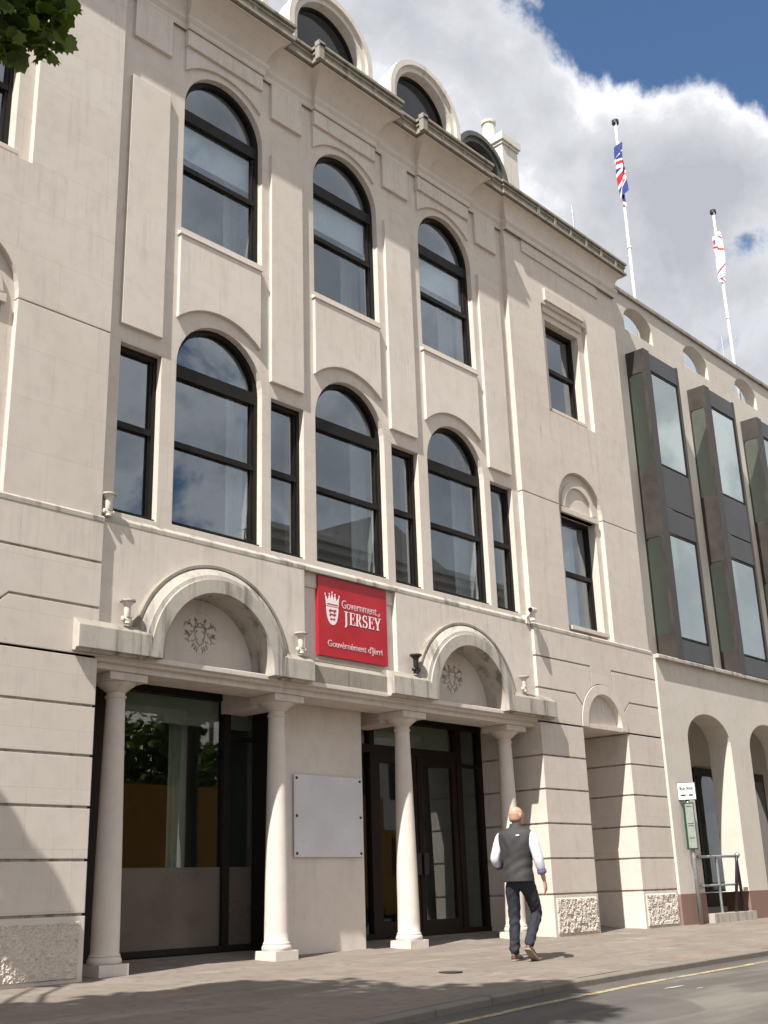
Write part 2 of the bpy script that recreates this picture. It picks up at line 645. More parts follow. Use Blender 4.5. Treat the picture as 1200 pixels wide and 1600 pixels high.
def worn_paint(name, col, lo, hi):
    t = NT(name)
    p = t.pos()
    a = t.noise(p, 26, 5, 0.7)
    b = t.noise(p, 3.0, 3, 0.6)
    k = t.rng(t.math('ADD', a, t.math('MULTIPLY', b, 0.5)), lo, hi)
    c = t.mix(k, col, (0.16, 0.145, 0.12))
    return t.bsdf(c, 0.8, spec=0.3)


YELLOW = worn_paint("worn_yellow_paint", (0.42, 0.34, 0.17), 0.58, 0.90)
ROADW = worn_paint("worn_white_paint", (0.55, 0.52, 0.47), 0.6, 0.9)


def leaf_mat():
    t = NT("maple_leaf")
    oi = t.new('ShaderNodeNewGeometry')
    r = oi.outputs['Random Per Island']
    c = t.mix(r, (0.014, 0.036, 0.005), (0.120, 0.180, 0.022))
    d = t.new('ShaderNodeBsdfDiffuse')
    t.link(c, d.inputs[0])
    tl = t.new('ShaderNodeBsdfTranslucent')
    t.link(t.mix(0.35, c, (0.10, 0.16, 0.015)), tl.inputs[0])
    gl = t.new('ShaderNodeBsdfGlossy')
    gl.inputs['Roughness'].default_value = 0.45
    gl.inputs['Color'].default_value = (0.25, 0.25, 0.25, 1)
    m1 = t.new('ShaderNodeMixShader')
    m1.inputs[0].default_value = 0.35
    t.link(d.outputs[0], m1.inputs[1])
    t.link(tl.outputs[0], m1.inputs[2])
    m2 = t.new('ShaderNodeMixShader')
    m2.inputs[0].default_value = 0.08
    t.link(m1.outputs[0], m2.inputs[1])
    t.link(gl.outputs[0], m2.inputs[2])
    t.link(m2.outputs[0], t.out.inputs[0])
    return t.m


LEAF = leaf_mat()
BARK = simple("bark", (0.085, 0.065, 0.048), 0.95, var=0.4, scale=12, bump=0.6)

# ------------------------------------------------------------------ ground
KPTS = [(-60, -8.6), (-20, -6.3), (-6, -5.35), (0, -4.80), (4, -4.42), (6.2, -4.16), (7.6, -3.93), (9.1, -3.72), (11.0, -3.55),
        (13.2, -3.47), (15.1, -3.40), (22, -3.25), (40, -3.0), (90, -2.2)]


def kerb_y(x):
    for (a, ya), (b, yb) in zip(KPTS[:-1], KPTS[1:]):
        if a <= x <= b:
            s = (x - a) / (b - a)
            return ya + (yb - ya) * s
    return KPTS[-1][1]


def zpave(x, y):
    xx = max(-10, min(24, x))
    return -0.03 + 0.0027 * (xx - 11.6) + (0.042 * y if y < 0 else (0.022 * y if y < 0.6 else 0.0132 + 0.135 * (min(y, 1.3) - 0.6)))


def zroad(x, y):
    ky = kerb_y(x)
    return zpave(x, ky) - 0.068 + 0.036 * max(-8.5, (y - ky))


XS = [-60, -40, -25, -15, -10] + [-8 + 0.5 * i for i in range(80)] + [33, 36, 40, 50, 65, 90]
mb = MB()
rows = []
for x in XS:
    ky = kerb_y(x) + 0.13
    rows.append([(x, ky + (2.6 - ky) * s, zpave(x, ky + (2.6 - ky) * s)) for s in (0, .15, .3, .45, .58, .64, .695, .72, .745, .80, .9, 1.0)])
mb.strip(rows)
obj("pavement", mb, PAVE, kind='structure', recalc=False)
mb = MB()
x = -30.0
while x < 60:
    L = 0.92
    x1 = x + L - 0.008
    j = random.uniform(-0.004, 0.004)
    v = []
    for xx in (x, x1):
        ky = kerb_y(xx)
        z = zpave(xx, ky)
        v.append([(xx, ky, z - 0.35), (xx, ky - .008, z - 0.014 + j), (xx, ky + .014, z + 0.004 + j), (xx, ky + 0.128, z + 0.004 + j), (xx, ky + 0.128, z - 0.35)])
    mb.loft(v)
    x += L
obj("kerb", mb, KERB, kind='structure')
mb = MB()
rows = []
for x in XS:
    ky = kerb_y(x) + 0.05
    rows.append([(x, ky - s, zroad(x, ky - s)) for s in (0, .3, .8, 1.5, 2.5, 4, 6, 8.6, 14, 26)])
mb.strip(rows)
obj("road", mb, ASPH, kind='structure', recalc=False)
mb = MB()
mb.face([(-900, -900, -0.95), (900, -900, -0.95), (900, 900, -0.95), (-900, 900, -0.95)])
obj("ground", mb, ASPH, kind='structure')
mb = MB()
rows = []
for i in range(0, 400):
    x = -10 + i * 0.15
    ky = kerb_y(x)
    d0 = 0.315 + 0.006 * sin(i * .9) - max(0, (9.5 - x)) * 0.012
    rows.append([(x, ky - d0, zroad(x, ky - d0) + 0.004), (x, ky - d0 - 0.085, zroad(x, ky - d0 - .085) + 0.004)])
mb.strip(rows)
obj("yellow_road_line", mb, YELLOW, kind='structure', recalc=False)
mb = MB()
for (x, y, w, h, a) in ((10.9, -4.32, 0.42, 0.05, 0.1), (11.5, -5.25, 0.5, 0.10, 0.1), (11.0, -4.55, 0.16, 0.03, 0.2)):
    pts = []
    for k in range(12):
        t_ = 2 * pi * k / 12
        r = random.uniform(0.75, 1.1)
        px, py = x + w * r * cos(t_) * .5 - h * sin(t_) * a, y + h * r * sin(t_) * .5
        pts.append((px, py, zroad(px, py) + 0.004))
    mb.face(pts)
obj("road_paint_marks", mb, ROADW, kind='structure')

mb = MB()
zc = zpave(10.03, -2.17) + .004
mb.lathe([(.10, zc), (.13, zc), (.13, zc + .006), (.115, zc + .007), (.11, zc + .003), (.0, zc + .003)], (10.03, -2.17, 0), 20)
o = obj("drain_cover", mb, simple("cast_iron", (.035, .032, .03), .6), loc=(10.03, -2.17, zc))
tag(o, "small dark round iron cover set in the pavement in front of the left column", "cover")

# ------------------------------------------------------------------ the office building
OB = thing("office_building", "cream limestone office block with tall arched windows, pilasters and two round entrance canopies", "building", (11.0, 0.6, 0.0))
WALL, PAN, FRM, GLS = 0.12, 0.07, 0.215, 0.27
BX = 2.435                                    # bay spacing
WC = [8.645 + BX * k for k in range(3)]      # window axes
PC = [7.395 + BX * k for k in range(4)]      # pier axes
SC = [8.60 + BX * k for k in range(3)]       # strip axes
X0, X1 = 6.88, 15.18                          # inner edges of the pavilions
XE = 18.93

# --- main bay wall with window openings
holes = []
for c in WC:
    holes.append(arch(c, 0.718, 4.99, 7.125))
    holes.append(arch(c, 0.705, 9.12, 11.065))
for c in PC:
    holes.append(rect(c - 0.305, c + 0.305, 4.97, 7.145))
mb = MB()
mb.prism(rect(X0 - .1, X1 + .1, 4.60, 12.6), WALL, 0.52, holes)
obj("facade_wall", mb, STONE, OB)

# --- panels applied to the wall
for k, c in enumerate(PC):
    pc = c - 0.03
    mb = MB()
    mb.prism(rect(pc - .305, pc + .305, 7.37, 11.02), PAN, WALL + .02)
    obj("pilaster_panel", mb, STONE_P, OB)
    mb = MB()
    mb.prism(rect(pc - .305, pc + .305, 11.66, 12.32), PAN, WALL + .02)
    obj("frieze_panel", mb, STONE_P, OB)


def seg_arch(c, half, zspring, rise, ztop, n=16):
    R = (half * half + rise * rise) / (2 * rise)
    zc = zspring + rise - R
    a0 = math.asin(half / R)
    pts = []
    for i in range(n + 1):
        a = -a0 + 2 * a0 * i / n
        pts.append((c + R * sin(a), zc + R * cos(a)))
    return pts + [(c + half, ztop), (c - half, ztop)]


for c in SC:
    mb = MB()
    mb.prism(seg_arch(c, .695, 7.77, .27, 8.98), PAN, WALL + .02)
    # weathered sill over the panel
    mb.loft([[(c - .715, PAN - .015, 8.98), (c - .715, PAN - .015, 9.01), (c - .715, WALL + .1, 9.118), (c - .715, WALL + .1, 8.98)],
             [(c + .715, PAN - .015, 8.98), (c + .715, PAN - .015, 9.01), (c + .715, WALL + .1, 9.118), (c + .715, WALL + .1, 8.98)]])
    obj("spandrel_panel", mb, STONE_P, OB)
    mb = MB()
    mb.prism(seg_arch(c, .68, 11.60, .27, 12.02), PAN + .012, WALL + .02)
    mb.prism(rect(c - .69, c + .69, 12.0, 12.34), PAN - .03, WALL + .015)
    obj("window_hood", mb, STONE_P, OB)

# --- sill course under the first-floor windows
mb = MB()
pr = [(0.052, 4.80), (0.052, 4.85), (0.06, 4.865), (0.22, 4.985), (0.22, 4.80)]
mb.loft([[(X0 + .01, y, z) for y, z in pr], [(X1 - .01, y, z) for y, z in pr]])
obj("sill_course", mb, STONE_W, OB)

# --- wall between canopies and sill course: two arch panels, sign recess
mb = MB()
mb.prism(rect(X0 - .1, X1 + .1, 3.20, 4.82), .14, .52, [arch(8.53, .85, 3.25, 3.34), arch(13.36, .85, 3.25, 3.34)])
obj("lower_wall", mb, STONE_P, OB)
for a, b, c in ((X0 - .05, 10.06, 8.53), (11.86, X1 + .05, 13.36)):
    mb = MB()
    mb.prism(rect(a, b, 3.2, 4.803), 0.055, 0.16, [arch(c, .85, 3.25, 3.34)])
    obj("apron_panel", mb, STONE_P, OB)

# --- pavilions, upper part
def pav_upper(c, xa, xb, name):
    mb = MB()
    y0, yb = 0.025, (0.95 if c > 10 else 0.5)
    # groove of the string joint: the wall is two prisms a finger apart
    zj = 7.14
    mb.prism([(xa, 4.83), (c - .72, 4.83), (c - .72, zj - .011), (xa, zj - .011)], y0, 0.5)
    mb.prism([(c + .72, 4.83), (xb, 4.83), (xb, zj - .011), (c + .72, zj - .011)], y0, 0.5)
    up = [(xa, zj + .011), (c - .72, zj + .011)]
    for i in range(25):
        a = pi - pi * i / 24
        up.append((c + .72 * cos(a), zj + .03 + .72 * sin(a)))
    up += [(c + .72, zj + .011), (xb, zj + .011), (xb, 12.6), (xa, 12.6)]
    mb.prism(up, y0, 0.5, [rect(c - .76, c + .76, 8.93, 11.16)])
    # joint back
    mb.box(xa + .03, c - .73, y0 + .02, .5, zj - .03, zj + .03)
    mb.box(c + .73, xb - .03, y0 + .02, .5, zj - .03, zj + .03)
    # inner recess plates with the real window openings
    mb.prism(arch(c, .73, 4.80, 7.17), y0 + .085, 0.5, [rect(c - .56, c + .56, 4.97, 7.05)])
    mb.prism(rect(c - .77, c + .77, 8.92, 11.17), y0 + .085, 0.5, [rect(c - .56, c + .56, 9.06, 10.90)])
    # stepped head over the upper window
    mb.box(c - .60, c + .60, y0 - .005, y0 + .1, 11.17, 11.24)
    mb.box(c - .66, c + .66, y0 - .045, y0 + .1, 11.24, 11.48)
    mb.box(c - .66, c + .66, y0 + .045, y0 + .2, 11.03, 11.17)
    # blind arch over the lower window
    ring = []
    for i in range(25):
        a = pi * i / 24
        ring.append((c + .56 * cos(a), 7.17 + .56 * sin(a)))
    for i in range(25):
        a = pi - pi * i / 24
        ring.append((c + .44 * cos(a), 7.17 + .44 * sin(a)))
    mb.prism(ring, y0 + .045, y0 + .1)
    mb.box(c - .60, c + .60, y0 + .035, y0 + .2, 7.05, 7.15)
    # frieze panel
    mb.box(c - 1.30, c + 1.30, y0 - .03, y0 + .1, 12.02, 12.4)
    # sill
    mb.box(c - .60, c + .60, y0 + .01, y0 + .2, 4.90, 4.972)
    mb.box(c - .60, c + .60, y0 + .05, y0 + .2, 9.0, 9.055)
    return obj(name, mb, STONE, OB)


pav_upper(17.0, X1, XE, "pavilion_wall")
pav_upper(4.94, 2.6, X0, "pavilion_wall")
mb = MB()
mb.box(XE - .4, XE - .002, .49, 1.2, 4.7, 12.6)
obj("pavilion_return", mb, STONE, OB)
# ledge over the rusticated base
mb = MB()
for a, b in ((2.6, X0 + .03), (X1 - .02, XE + .06)):
    pr = [(-.004, 4.76), (-.004, 4.815), (.03, 4.845), (.3, 4.845), (.3, 4.76)]
    mb.loft([[(a, y, z) for y, z in pr], [(b, y, z) for y, z in pr]])
each("base_ledge", mb, STONE_W, OB)

# --- rusticated base of the pavilions
ZC = [0.59, 1.115, 1.64, 2.165, 2.69, 3.22, 3.765, 4.285, 4.775]
G = 0.014


def arc(c, r, zs, a0, a1, n=10):
    return [(c + r * cos(a0 + (a1 - a0) * i / n), zs + r * sin(a0 + (a1 - a0) * i / n)) for i in range(n + 1)]


def rust_base(c, xa, xb, depth, flip=1):
    """blocks of one pavilion; niche axis c, wall from xa to xb"""
    mb = MB()
    n0, n1, R, zs = c - .71, c + .71, .72, 3.28
    zb = -0.35
    for za, zt in zip(ZC[:-4], ZC[1:-3]):
        mb.box(xa, n0, 0, depth, za + G, zt - G)
        mb.box(n1, xb, 0, depth, za + G, zt - G)
    za, zt = 3.22 + G, 3.765 - G
    L = [(xa, za), (n0 - .005, za)] + arc(c, R + .012, zs, pi, pi - .42, 5) + [(c - .86, zt), (xa, zt)]
    Rr = [(n1 + .005, za), (xb, za), (xb, zt), (c + .86, zt)] + arc(c, R + .012, zs, .42, 0, 5)
    mb.prism(L, 0, .5); mb.prism(Rr, 0, .5)
    za, zt = 3.765 + G, 4.285 - G
    L = [(xa, za), (c - .86, za)] + arc(c, R + .012, zs, pi - .46, pi - 1.06, 6) + [(c - .355, zt), (xa, zt)]
    Rr = [(c + .86, za), (xb, za), (xb, zt), (c + .355, zt)] + arc(c, R + .012, zs, 1.06, .46, 6)
    mb.prism(L, 0, .5); mb.prism(Rr, 0, .5)
    top = [(xa, 4.285 + G), (c - .335, 4.285 + G)] + arc(c, R + .012, zs, pi - 1.09, 1.09, 12) + [(c + .335, 4.285 + G), (xb, 4.285 + G), (xb, 4.77), (xa, 4.77)]
    mb.prism(top, 0, .5)
    blocks = obj("rusticated_wall", mb, STONE, OB)
    # joint backing
    mb = MB()
    mb.box(xa + .024, n0 - .024, .024, depth - .02, zb, 3.24)
    mb.box(n1 + .024, xb - .02, .024, depth - .02, zb, 3.24)
    mb.prism([(xa + .024, 3.2), (n0 - .024, 3.2)] + arc(c, R + .03, zs, pi, 0, 20) + [(n1 + .024, 3.2), (xb - .02, 3.2), (xb - .02, 4.75), (xa + .024, 4.75)], .024, .49)
    obj("joint_backing", mb, STONE_W, OB)
    # niche: back wall, lintel, blind arch
    mb = MB()
    mb.box(n0 - .03, n1 + .03, 1.15, 1.4, zb, 3.4)
    obj("niche_back", mb, STONE_P, OB)
    mb = MB()
    mb.prism(arch(c, R - .01, 3.24, zs), .10, 1.3)
    obj("niche_tympanum", mb, STONE_P, OB)
    mb = MB()
    ring = arc(c, R, zs, 0, pi, 24) + [(c - R, 3.235), (c - .53, 3.235)] + arc(c, .53, zs + .02, pi, 0, 24) + [(c + .53, 3.235), (c + R, 3.235)]
    mb.prism(ring, -.012, .13)
    mb.box(n0 + .01, n1 - .01, -.006, 1.2, 3.222, 3.30)
    obj("niche_arch", mb, STONE_P, OB)
    # plinth, smooth margin and pick-dressed field
    for a, b in ((xa, n0), (n1, xb)):
        mb = MB()
        mb.box(a - .003, b + .003, -.004, depth + .003, zb, .59 - G)
        pl = obj("plinth", mb, STONE_P, OB)
        mb = MB()
        nx, nzz = int((b - a) / .012), 44
        rnd = random.Random(int(a * 100))
        H = [[rnd.random() for _ in range(nx + 1)] for _ in range(nzz + 1)]
        zlo, zhi = zpave((a + b) / 2, 0) + .03, .59 - G - .045
        rows = []
        for j in range(nzz + 1):
            row = []
            for i in range(nx + 1):
                e = min(i, nx - i, j, nzz - j)
                h = (0.5 * H[j][i] + .35 * H[(j // 3) * 3][(i // 2) * 2] + .5 * H[(j // 6) * 6][(i // 5) * 5])
                y = -.004 - (0.004 + .024 * h if e > 0 else -.003)
                row.append((a + .06 + (b - a - .12) * i / nx, y, zlo + (zhi - zlo) * j / nzz))
            rows.append(row)
        mb.strip(rows)
        obj("dressed_stone", mb, STONE_R, pl, recalc=False)


rust_base(17.12, X1, XE + .05, 1.25)
rust_base(4.94, 2.6, X0 + .02, 1.25)

# --- cornice with string course, cove and gutter, stepping with the bays
def plan(off_pav, off_pier, off_strip, ext):
    """plan line of one profile point, from left to right: list of (x, y)"""
    P = [(2.6, off_pav), (X0 + ext, off_pav), (X0 + ext, off_pier)]
    for c in SC:
        P += [(c - .70 - ext, off_pier), (c - .70 - ext, off_strip), (c + .70 + ext, off_strip), (c + .70 + ext, off_pier)]
    P += [(X1 - ext, off_pier), (X1 - ext, off_pav), (XE + ext, off_pav), (XE + ext, 1.1)]
    return P


prof = []   # (projection in front of the plain wall face, z)
prof += [(0.045, 12.26), (0.06, 12.29), (0.06, 12.34), (0.10, 12.395), (0.105, 12.44), (0.02, 12.445), (0.02, 12.475), (0.06, 12.478)]
for i in range(9):
    a = i / 8 * pi / 2
    prof.append((0.06 + 0.145 * (1 - cos(a)), 12.478 + 0.30 * sin(a)))
prof += [(0.205, 12.79), (0.17, 12.792), (0.17, 12.815), (0.25, 12.816), (0.25, 12.865), (0.215, 12.87), (0.215, 12.97), (0.24, 12.976), (0.24, 13.01), (0.215, 13.015), (0.215, 13.04), (0.265, 13.045), (0.265, 13.095), (-0.25, 13.11)]
mb = MB()
rows = []
for p, z in prof:
    k_ = min(1, max(0, (z - 12.45) / .34)) ** 1.5
    pl = plan(0.01 - p, 0.125 - p - .08 * k_, 0.065 - p - .20 * k_, max(.0, p - .05) + .06 * k_)
    rows.append([(x, y, z) for x, y in pl])
R = [[mb.bm.verts.new(q) for q in r] for r in rows]
for a, b in zip(R[:-1], R[1:]):
    for i in range(len(a) - 1):
        mb.bm.faces.new([a[i], a[i + 1], b[i + 1], b[i]])
half = 15
bmesh.ops.recalc_face_normals(mb.bm, faces=mb.bm.faces[:])
# gutter part gets the weathered stone
mb.bm.faces.ensure_lookup_table()
for fc in mb.bm.faces:
    zc = fc.calc_center_median().z
    fc.material_index = 1 if zc > 12.80 else 0
obj("cornice", mb, [STONE_P, STONE_G], OB, recalc=False)
mb = MB()
for c in SC:
    x = c - .70 - .275
    mb.box(x - .02, x + .11, -.40, -.30, 13.05, 13.14)
    mb.box(x - .012, x + .10, -.392, -.30, 12.82, 13.05)
for xx in (16.0, 16.55, 17.1, 17.65, 18.2, 18.75, 8.2, 8.75, 10.7, 11.3, 13.0, 13.6):
    yy = -.275 if xx > 15 else -.40
    mb.box(xx, xx + .07, yy + .035, yy + .08, 12.87, 13.03)
each("gutter_bracket", mb, STONE_G, OB)
mb = MB()
mb.box(2.6, XE - .1, .2, 9.0, 12.45, 13.05)
mb.loft([[(2.6, .25, 13.0), (2.6, 9, 13.0), (2.6, 9, 13.9)], [(XE - .2, .25, 13.0), (XE - .2, 9, 13.0), (XE - .2, 9, 13.9)]])
obj("roof", mb, SLATE, OB)


# --- windows
def band(outer, inner, y0, y1, mb):
    mb.prism(outer, y0, y1, [inner])


def arch_window(c, half, z0, zs, trans, mid, name="arched_window"):
    mb = MB()
    w = .062
    band(arch(c, half + .02, z0 - .02, zs), arch(c, half - w, z0 + w + .015, zs), FRM, FRM + .09, mb)
    mb.box(c - half + .03, c + half - .03, FRM - .004, FRM + .08, trans - .09, trans + .085)
    mb.box(c - half + .03, c + half - .03, FRM + .006, FRM + .07, mid - .038, mid + .038)
    # opening sash stile on the hinge side
    for s in (1,):
        mb.box(min(c + s * (half - .05), c + s * (half - .10)), max(c + s * (half - .05), c + s * (half - .085)), FRM + .02, FRM + .075, z0 + .05, trans - .05)
    # sill drip
    mb.box(c - half + .002, c + half - .002, FRM - .05, FRM + .03, z0 + .001, z0 + .035)
    wdw = obj(name, mb, FRAME, OB, loc=(c, FRM, z0))
    mb = MB()
    mb.prism(arch(c, half - .05, z0 + .05, zs), GLS, GLS + .012)
    obj("pane", mb, GLASS, wdw)
    return wdw


def curtain(parent, x0, x1, z0, z1, y=0.55):
    mb = MB()
    rows = []
    n = 26
    for i in range(n + 1):
        s = i / n
        xx = x0 + (x1 - x0) * s
        yy = y + .035 * sin(s * 19) + .012 * sin(s * 47)
        rows.append([(xx + .10 * (1 - s) * 0, yy, z0), (xx, yy, z1)])
    mb.strip(rows)
    return obj("curtain", mb, BLIND, parent, recalc=False, smooth=True)


w_low = arch_window(WC[0], .718, 4.99, 7.125, 7.09, 6.09)
curtain(w_low, WC[0] + .62, WC[0] + 1.05, 4.7, 8.25, .75)
w_up = arch_window(WC[0], .705, 9.12, 11.065, 10.99, 10.14)
mb = MB()
mb.box(WC[0] - .66, WC[0] + .66, .365, .375, 10.42, 11.02)
mb.box(WC[0] - .66, WC[0] + .66, .36, .38, 10.40, 10.43)
obj("blind", mb, BLIND, w_up)
curtain(w_up, WC[0] + .55, WC[0] + .95, 8.9, 12.1, .80)
for k in (1, 2):
    dup(w_low, OB, (BX * k, 0, 0))
    dup(w_up, OB, (BX * k, 0, 0))


def rect_window(c, half, z0, z1, mid, name="narrow_window", y=FRM):
    mb = MB()
    w = .052
    band(rect(c - half - .02, c + half + .02, z0 - .02, z1 + .02), rect(c - half + w, c + half - w, z0 + w + .02, z1 - w - .02), y, y + .09, mb)
    mb.box(c - half + .03, c + half - .03, y + .004, y + .075, mid - .04, mid + .04)
    mb.box(c + half - .085, c + half - .045, y + .02, y + .07, z0 + .05, z1 - .05)
    mb.box(c - half + .002, c + half - .002, y - .05, y + .03, z0 + .001, z0 + .035)
    wdw = obj(name, mb, FRAME, OB, loc=(c, y, z0))
    mb = MB()
    mb.box(c - half + .05, c + half - .05, y + .055, y + .067, z0 + .05, z1 - .05)
    obj("pane", mb, GLASS, wdw)
    return wdw


w_n = rect_window(PC[0], .305, 4.97, 7.145, 6.12)
for k in (1, 2, 3):
    dup(w_n, OB, (BX * k, 0, 0))
for c in (17.0, 4.94):
    a = rect_window(c, .56, 4.97, 7.05, 6.0, "sash_window", .26)
    if c > 10:
        curtain(a, c + .05, c + .5, 4.7, 7.1, .6)
    rect_window(c, .56, 9.06, 10.90, 9.98, "sash_window", .26)

# --- rooms behind the glass
mb = MB()
for zf, zt in ((4.35, 8.35), (8.60, 12.40)):
    mb.box(2.7, XE - .1, 5.5, 5.6, zf, zt)
    mb.box(2.7, 2.8, .55, 5.5, zf, zt)
    mb.box(XE - .2, XE - .1, .55, 5.5, zf, zt)
    mb.box(6.5, 6.6, .55, 5.5, zf, zt)
    mb.box(15.45, 15.55, .55, 5.5, zf, zt)
each("room_wall", mb, ROOM, OB)
mb = MB()
mb.box(2.7, XE - .1, .53, 5.6, 8.35, 8.42)
mb.box(2.7, XE - .1, .53, 5.6, 12.25, 12.35)
each("ceiling", mb, CEIL, OB)
mb = MB()
mb.box(2.7, XE - .1, .53, 5.6, 4.3, 4.42)
mb.box(2.7, XE - .1, .53, 5.6, 8.5, 8.60)
each("floor_slab", mb, ROOMD, OB)

# --- ground-floor recess
GY = 1.25
mb = MB()
mb.box(X0, X1, .45, GY + .3, 3.30, 3.5)
obj("recess_soffit", mb, STONE_P, OB)
mb = MB()
mb.box(10.25, 11.70, .65, GY + .15, -.3, 3.31)
obj("entrance_wall", mb, STONE_P, OB)
# beam over the columns with the stepped moulding under the canopies
mb = MB()
pr = [(.62, 3.13), (.11, 3.13), (.11, 3.20), (.05, 3.205), (.05, 3.245), (.0, 3.25), (.0, 3.305), (.62, 3.305)]
mb.loft([[(X0 + .02, y, z) for y, z in pr], [(X1 - .005, y, z) for y, z in pr]])
obj("beam", mb, STONE_P, OB)
for x in (9.86, 12.27):
    mb = MB()
    mb.box(x - .2, x + .2, .60, GY, 3.0, 3.31)
    obj("soffit_beam", mb, STONE_P, OB)

# glazing frames
def glazing(name, x0, x1, mulls, zt, rails, mat, fz=.13):
    mb = MB()
    mb.box(x0, x1, GY - .03, GY + .09, zt, 3.31)
    mb.box(x0, x1, GY - .04, GY + .10, fz - .06, fz + .01)
    mb.box(x0, x0 + .09, GY - .03, GY + .09, fz, zt)
    mb.box(x1 - .09, x1, GY - .03, GY + .09, fz, zt)
    for m, w in mulls:
        mb.box(m - w / 2, m + w / 2, GY - .035, GY + .085, fz, zt)
    for a, b, z, h in rails:
        mb.box(a, b, GY - .032, GY + .08, z - h / 2, z + h / 2)
    return obj(name, mb, mat, OB)


shop = glazing("shop_window", X0 + .05, 10.44, [(7.50, 1.1), (9.745, .115)], 3.17, [(9.80, 10.36, 2.70, .05)], FRAME)  # wide first bar: dark panel added for the shade beside the column
mb = MB()
mb.box(10.195, 10.247, .67, GY - .01, -.1, 3.30)
obj("jamb_lining", mb, FRAME, shop)
mb = MB()
mb.box(8.02, 9.70, GY + .02, GY + .035, .12, 3.18)
obj("pane", mb, GLASS_G, shop)
mb = MB()
mb.box(9.79, 10.38, GY + .02, GY + .035, .12, 3.18)
obj("pane", mb, GLASS_G, shop)
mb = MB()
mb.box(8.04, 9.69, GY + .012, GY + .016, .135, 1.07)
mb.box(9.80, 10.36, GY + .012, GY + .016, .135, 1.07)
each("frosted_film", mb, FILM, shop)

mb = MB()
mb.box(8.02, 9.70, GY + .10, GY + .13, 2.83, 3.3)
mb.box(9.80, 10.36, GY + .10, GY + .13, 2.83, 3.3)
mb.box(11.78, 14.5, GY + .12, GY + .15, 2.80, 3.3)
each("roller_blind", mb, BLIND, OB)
ent = glazing("entrance_screen", 11.70, X1 - .005, [(12.52, .10), (14.56, .13)], 3.17, [(11.75, 14.5, 2.74, .12), (14.6, 15.1, 2.60, .05)], FRAME2)
mb = MB()
mb.box(11.78, 12.48, GY + .02, GY + .03, .12, 2.7)
mb.box(11.78, 14.5, GY + .02, GY + .03, 2.79, 3.17)
mb.box(14.62, 15.1, GY + .02, GY + .03, .12, 3.17)
each("pane", mb, GLASS_G, ent)


def door(x0, x1, hx):
    mb = MB()
    zb, zt, s = .13, 2.68, .105
    y0, y1 = GY - .02, GY + .05
    mb.box(x0, x0 + s, y0, y1, zb, zt)
    mb.box(x1 - s, x1, y0, y1, zb, zt)
    mb.box(x0 + s, x1 - s, y0, y1, zt - .14, zt)
    mb.box(x0 + s, x1 - s, y0, y1, zb, zb + .16)
    d = obj("entrance_door", mb, FRAME2, OB)
    mb = MB()
    mb.box(x0 + s - .01, x1 - s + .01, GY + .01, GY + .022, zb + .15, zt - .13)
    obj("pane", mb, GLASS_G, d)
    mb = MB()
    mb.box(hx - .055, hx + .055, GY - .075, GY - .055, .93, 1.24)
    mb.box(hx - .02, hx + .02, GY - .056, GY - .02, 1.0, 1.04)
    mb.box(hx - .02, hx + .02, GY - .056, GY - .02, 1.14, 1.18)
    obj("handle", mb, DARKM, d)
    return d


door(12.58, 13.52, 13.45)
door(13.54, 14.49, 13.62)
# room behind the shopfront
mb = MB()
mb.box(X0 - .2, X1, 5.6, 5.7, -.2, 3.4)
mb.box(X0 - .3, X0 - .2, GY + .1, 5.7, -.2, 3.4)
mb.box(X1 + .02, X1 + 1.15, 1.235, 1.45, -.2, 3.5)  # unseen blocks added behind the piers, stop light leaking through the joints
mb.box(X0 - 1.1, X0 - .01, 1.235, 1.45, -.2, 3.5)
mb.box(X1, X1 + .1, GY + .1, 5.7, -.2, 3.4)
mb.box(11.0, 11.1, GY + .14, 5.7, -.2, 3.4)
each("room_wall", mb, ROOM, OB)
mb = MB()
mb.box(X0 - .3, X1 + .1, GY + .16, 5.7, -.2, .05)
each("floor_slab", mb, ROOMD, OB)
mb = MB()
mb.box(X0 - .3, X1 + .1, GY + .1, 5.7, 3.36, 3.42)
each("ceiling", mb, CEIL, OB)
mb = MB()
for (x, w) in ((13.9, .34), (9.2, .3)):
    rows = []
    for i in range(20):
        s = i / 19
        rows.append([(x + w * s, 1.75 + .03 * sin(s * 22), .1), (x + w * s, 1.75 + .03 * sin(s * 22), 3.2)])
    mb.strip(rows)
each("curtain", mb, BLIND, OB, recalc=False, smooth=True)


# --- columns
def column(x):
    y, zb = .385, zpave(x, .385)
    mb = MB()
    pr = []
    for i in range(25):
        s = i / 24
        r = .152 - .047 * s ** 1.35
        pr.append((r, .185 + (2.86 - .185) * s))
    mb.lathe([(.168, .155), (.163, .17)] + pr + [(.105, 2.865), (.119, 2.875), (.119, 2.895), (.105, 2.905), (.105, 2.94)], (x, y, 0), 40)
    c = obj("column", mb, STONE_P, OB, loc=(x, y, 0), smooth=40)
    mb = MB()
    mb.lathe([(.160, .078), (.174, .083), (.182, .098), (.182, .118), (.174, .135), (.164, .155)], (x, y, 0), 40)
    mb.box(x - .185, x + .185, y - .185, y + .185, zb - .2, .080)
    obj("column_base", mb, STONE_P, c, smooth=40)
    mb = MB()
    mb.lathe([(.105, 2.935), (.125, 2.95), (.165, 2.985), (.215, 3.02), (.225, 3.04)], (x, y, 0), 40)
    mb.box(x - .25, x + .25, y - .25, y + .25, 3.04, 3.128)
    obj("capital", mb, STONE_P, c, smooth=40)


for x in (7.42, 9.86, 12.27, 14.70):
    column(x)

# --- canopies
ZF0, ZF1, ZFT = 3.285, 3.53, 3.62
CY = -.13


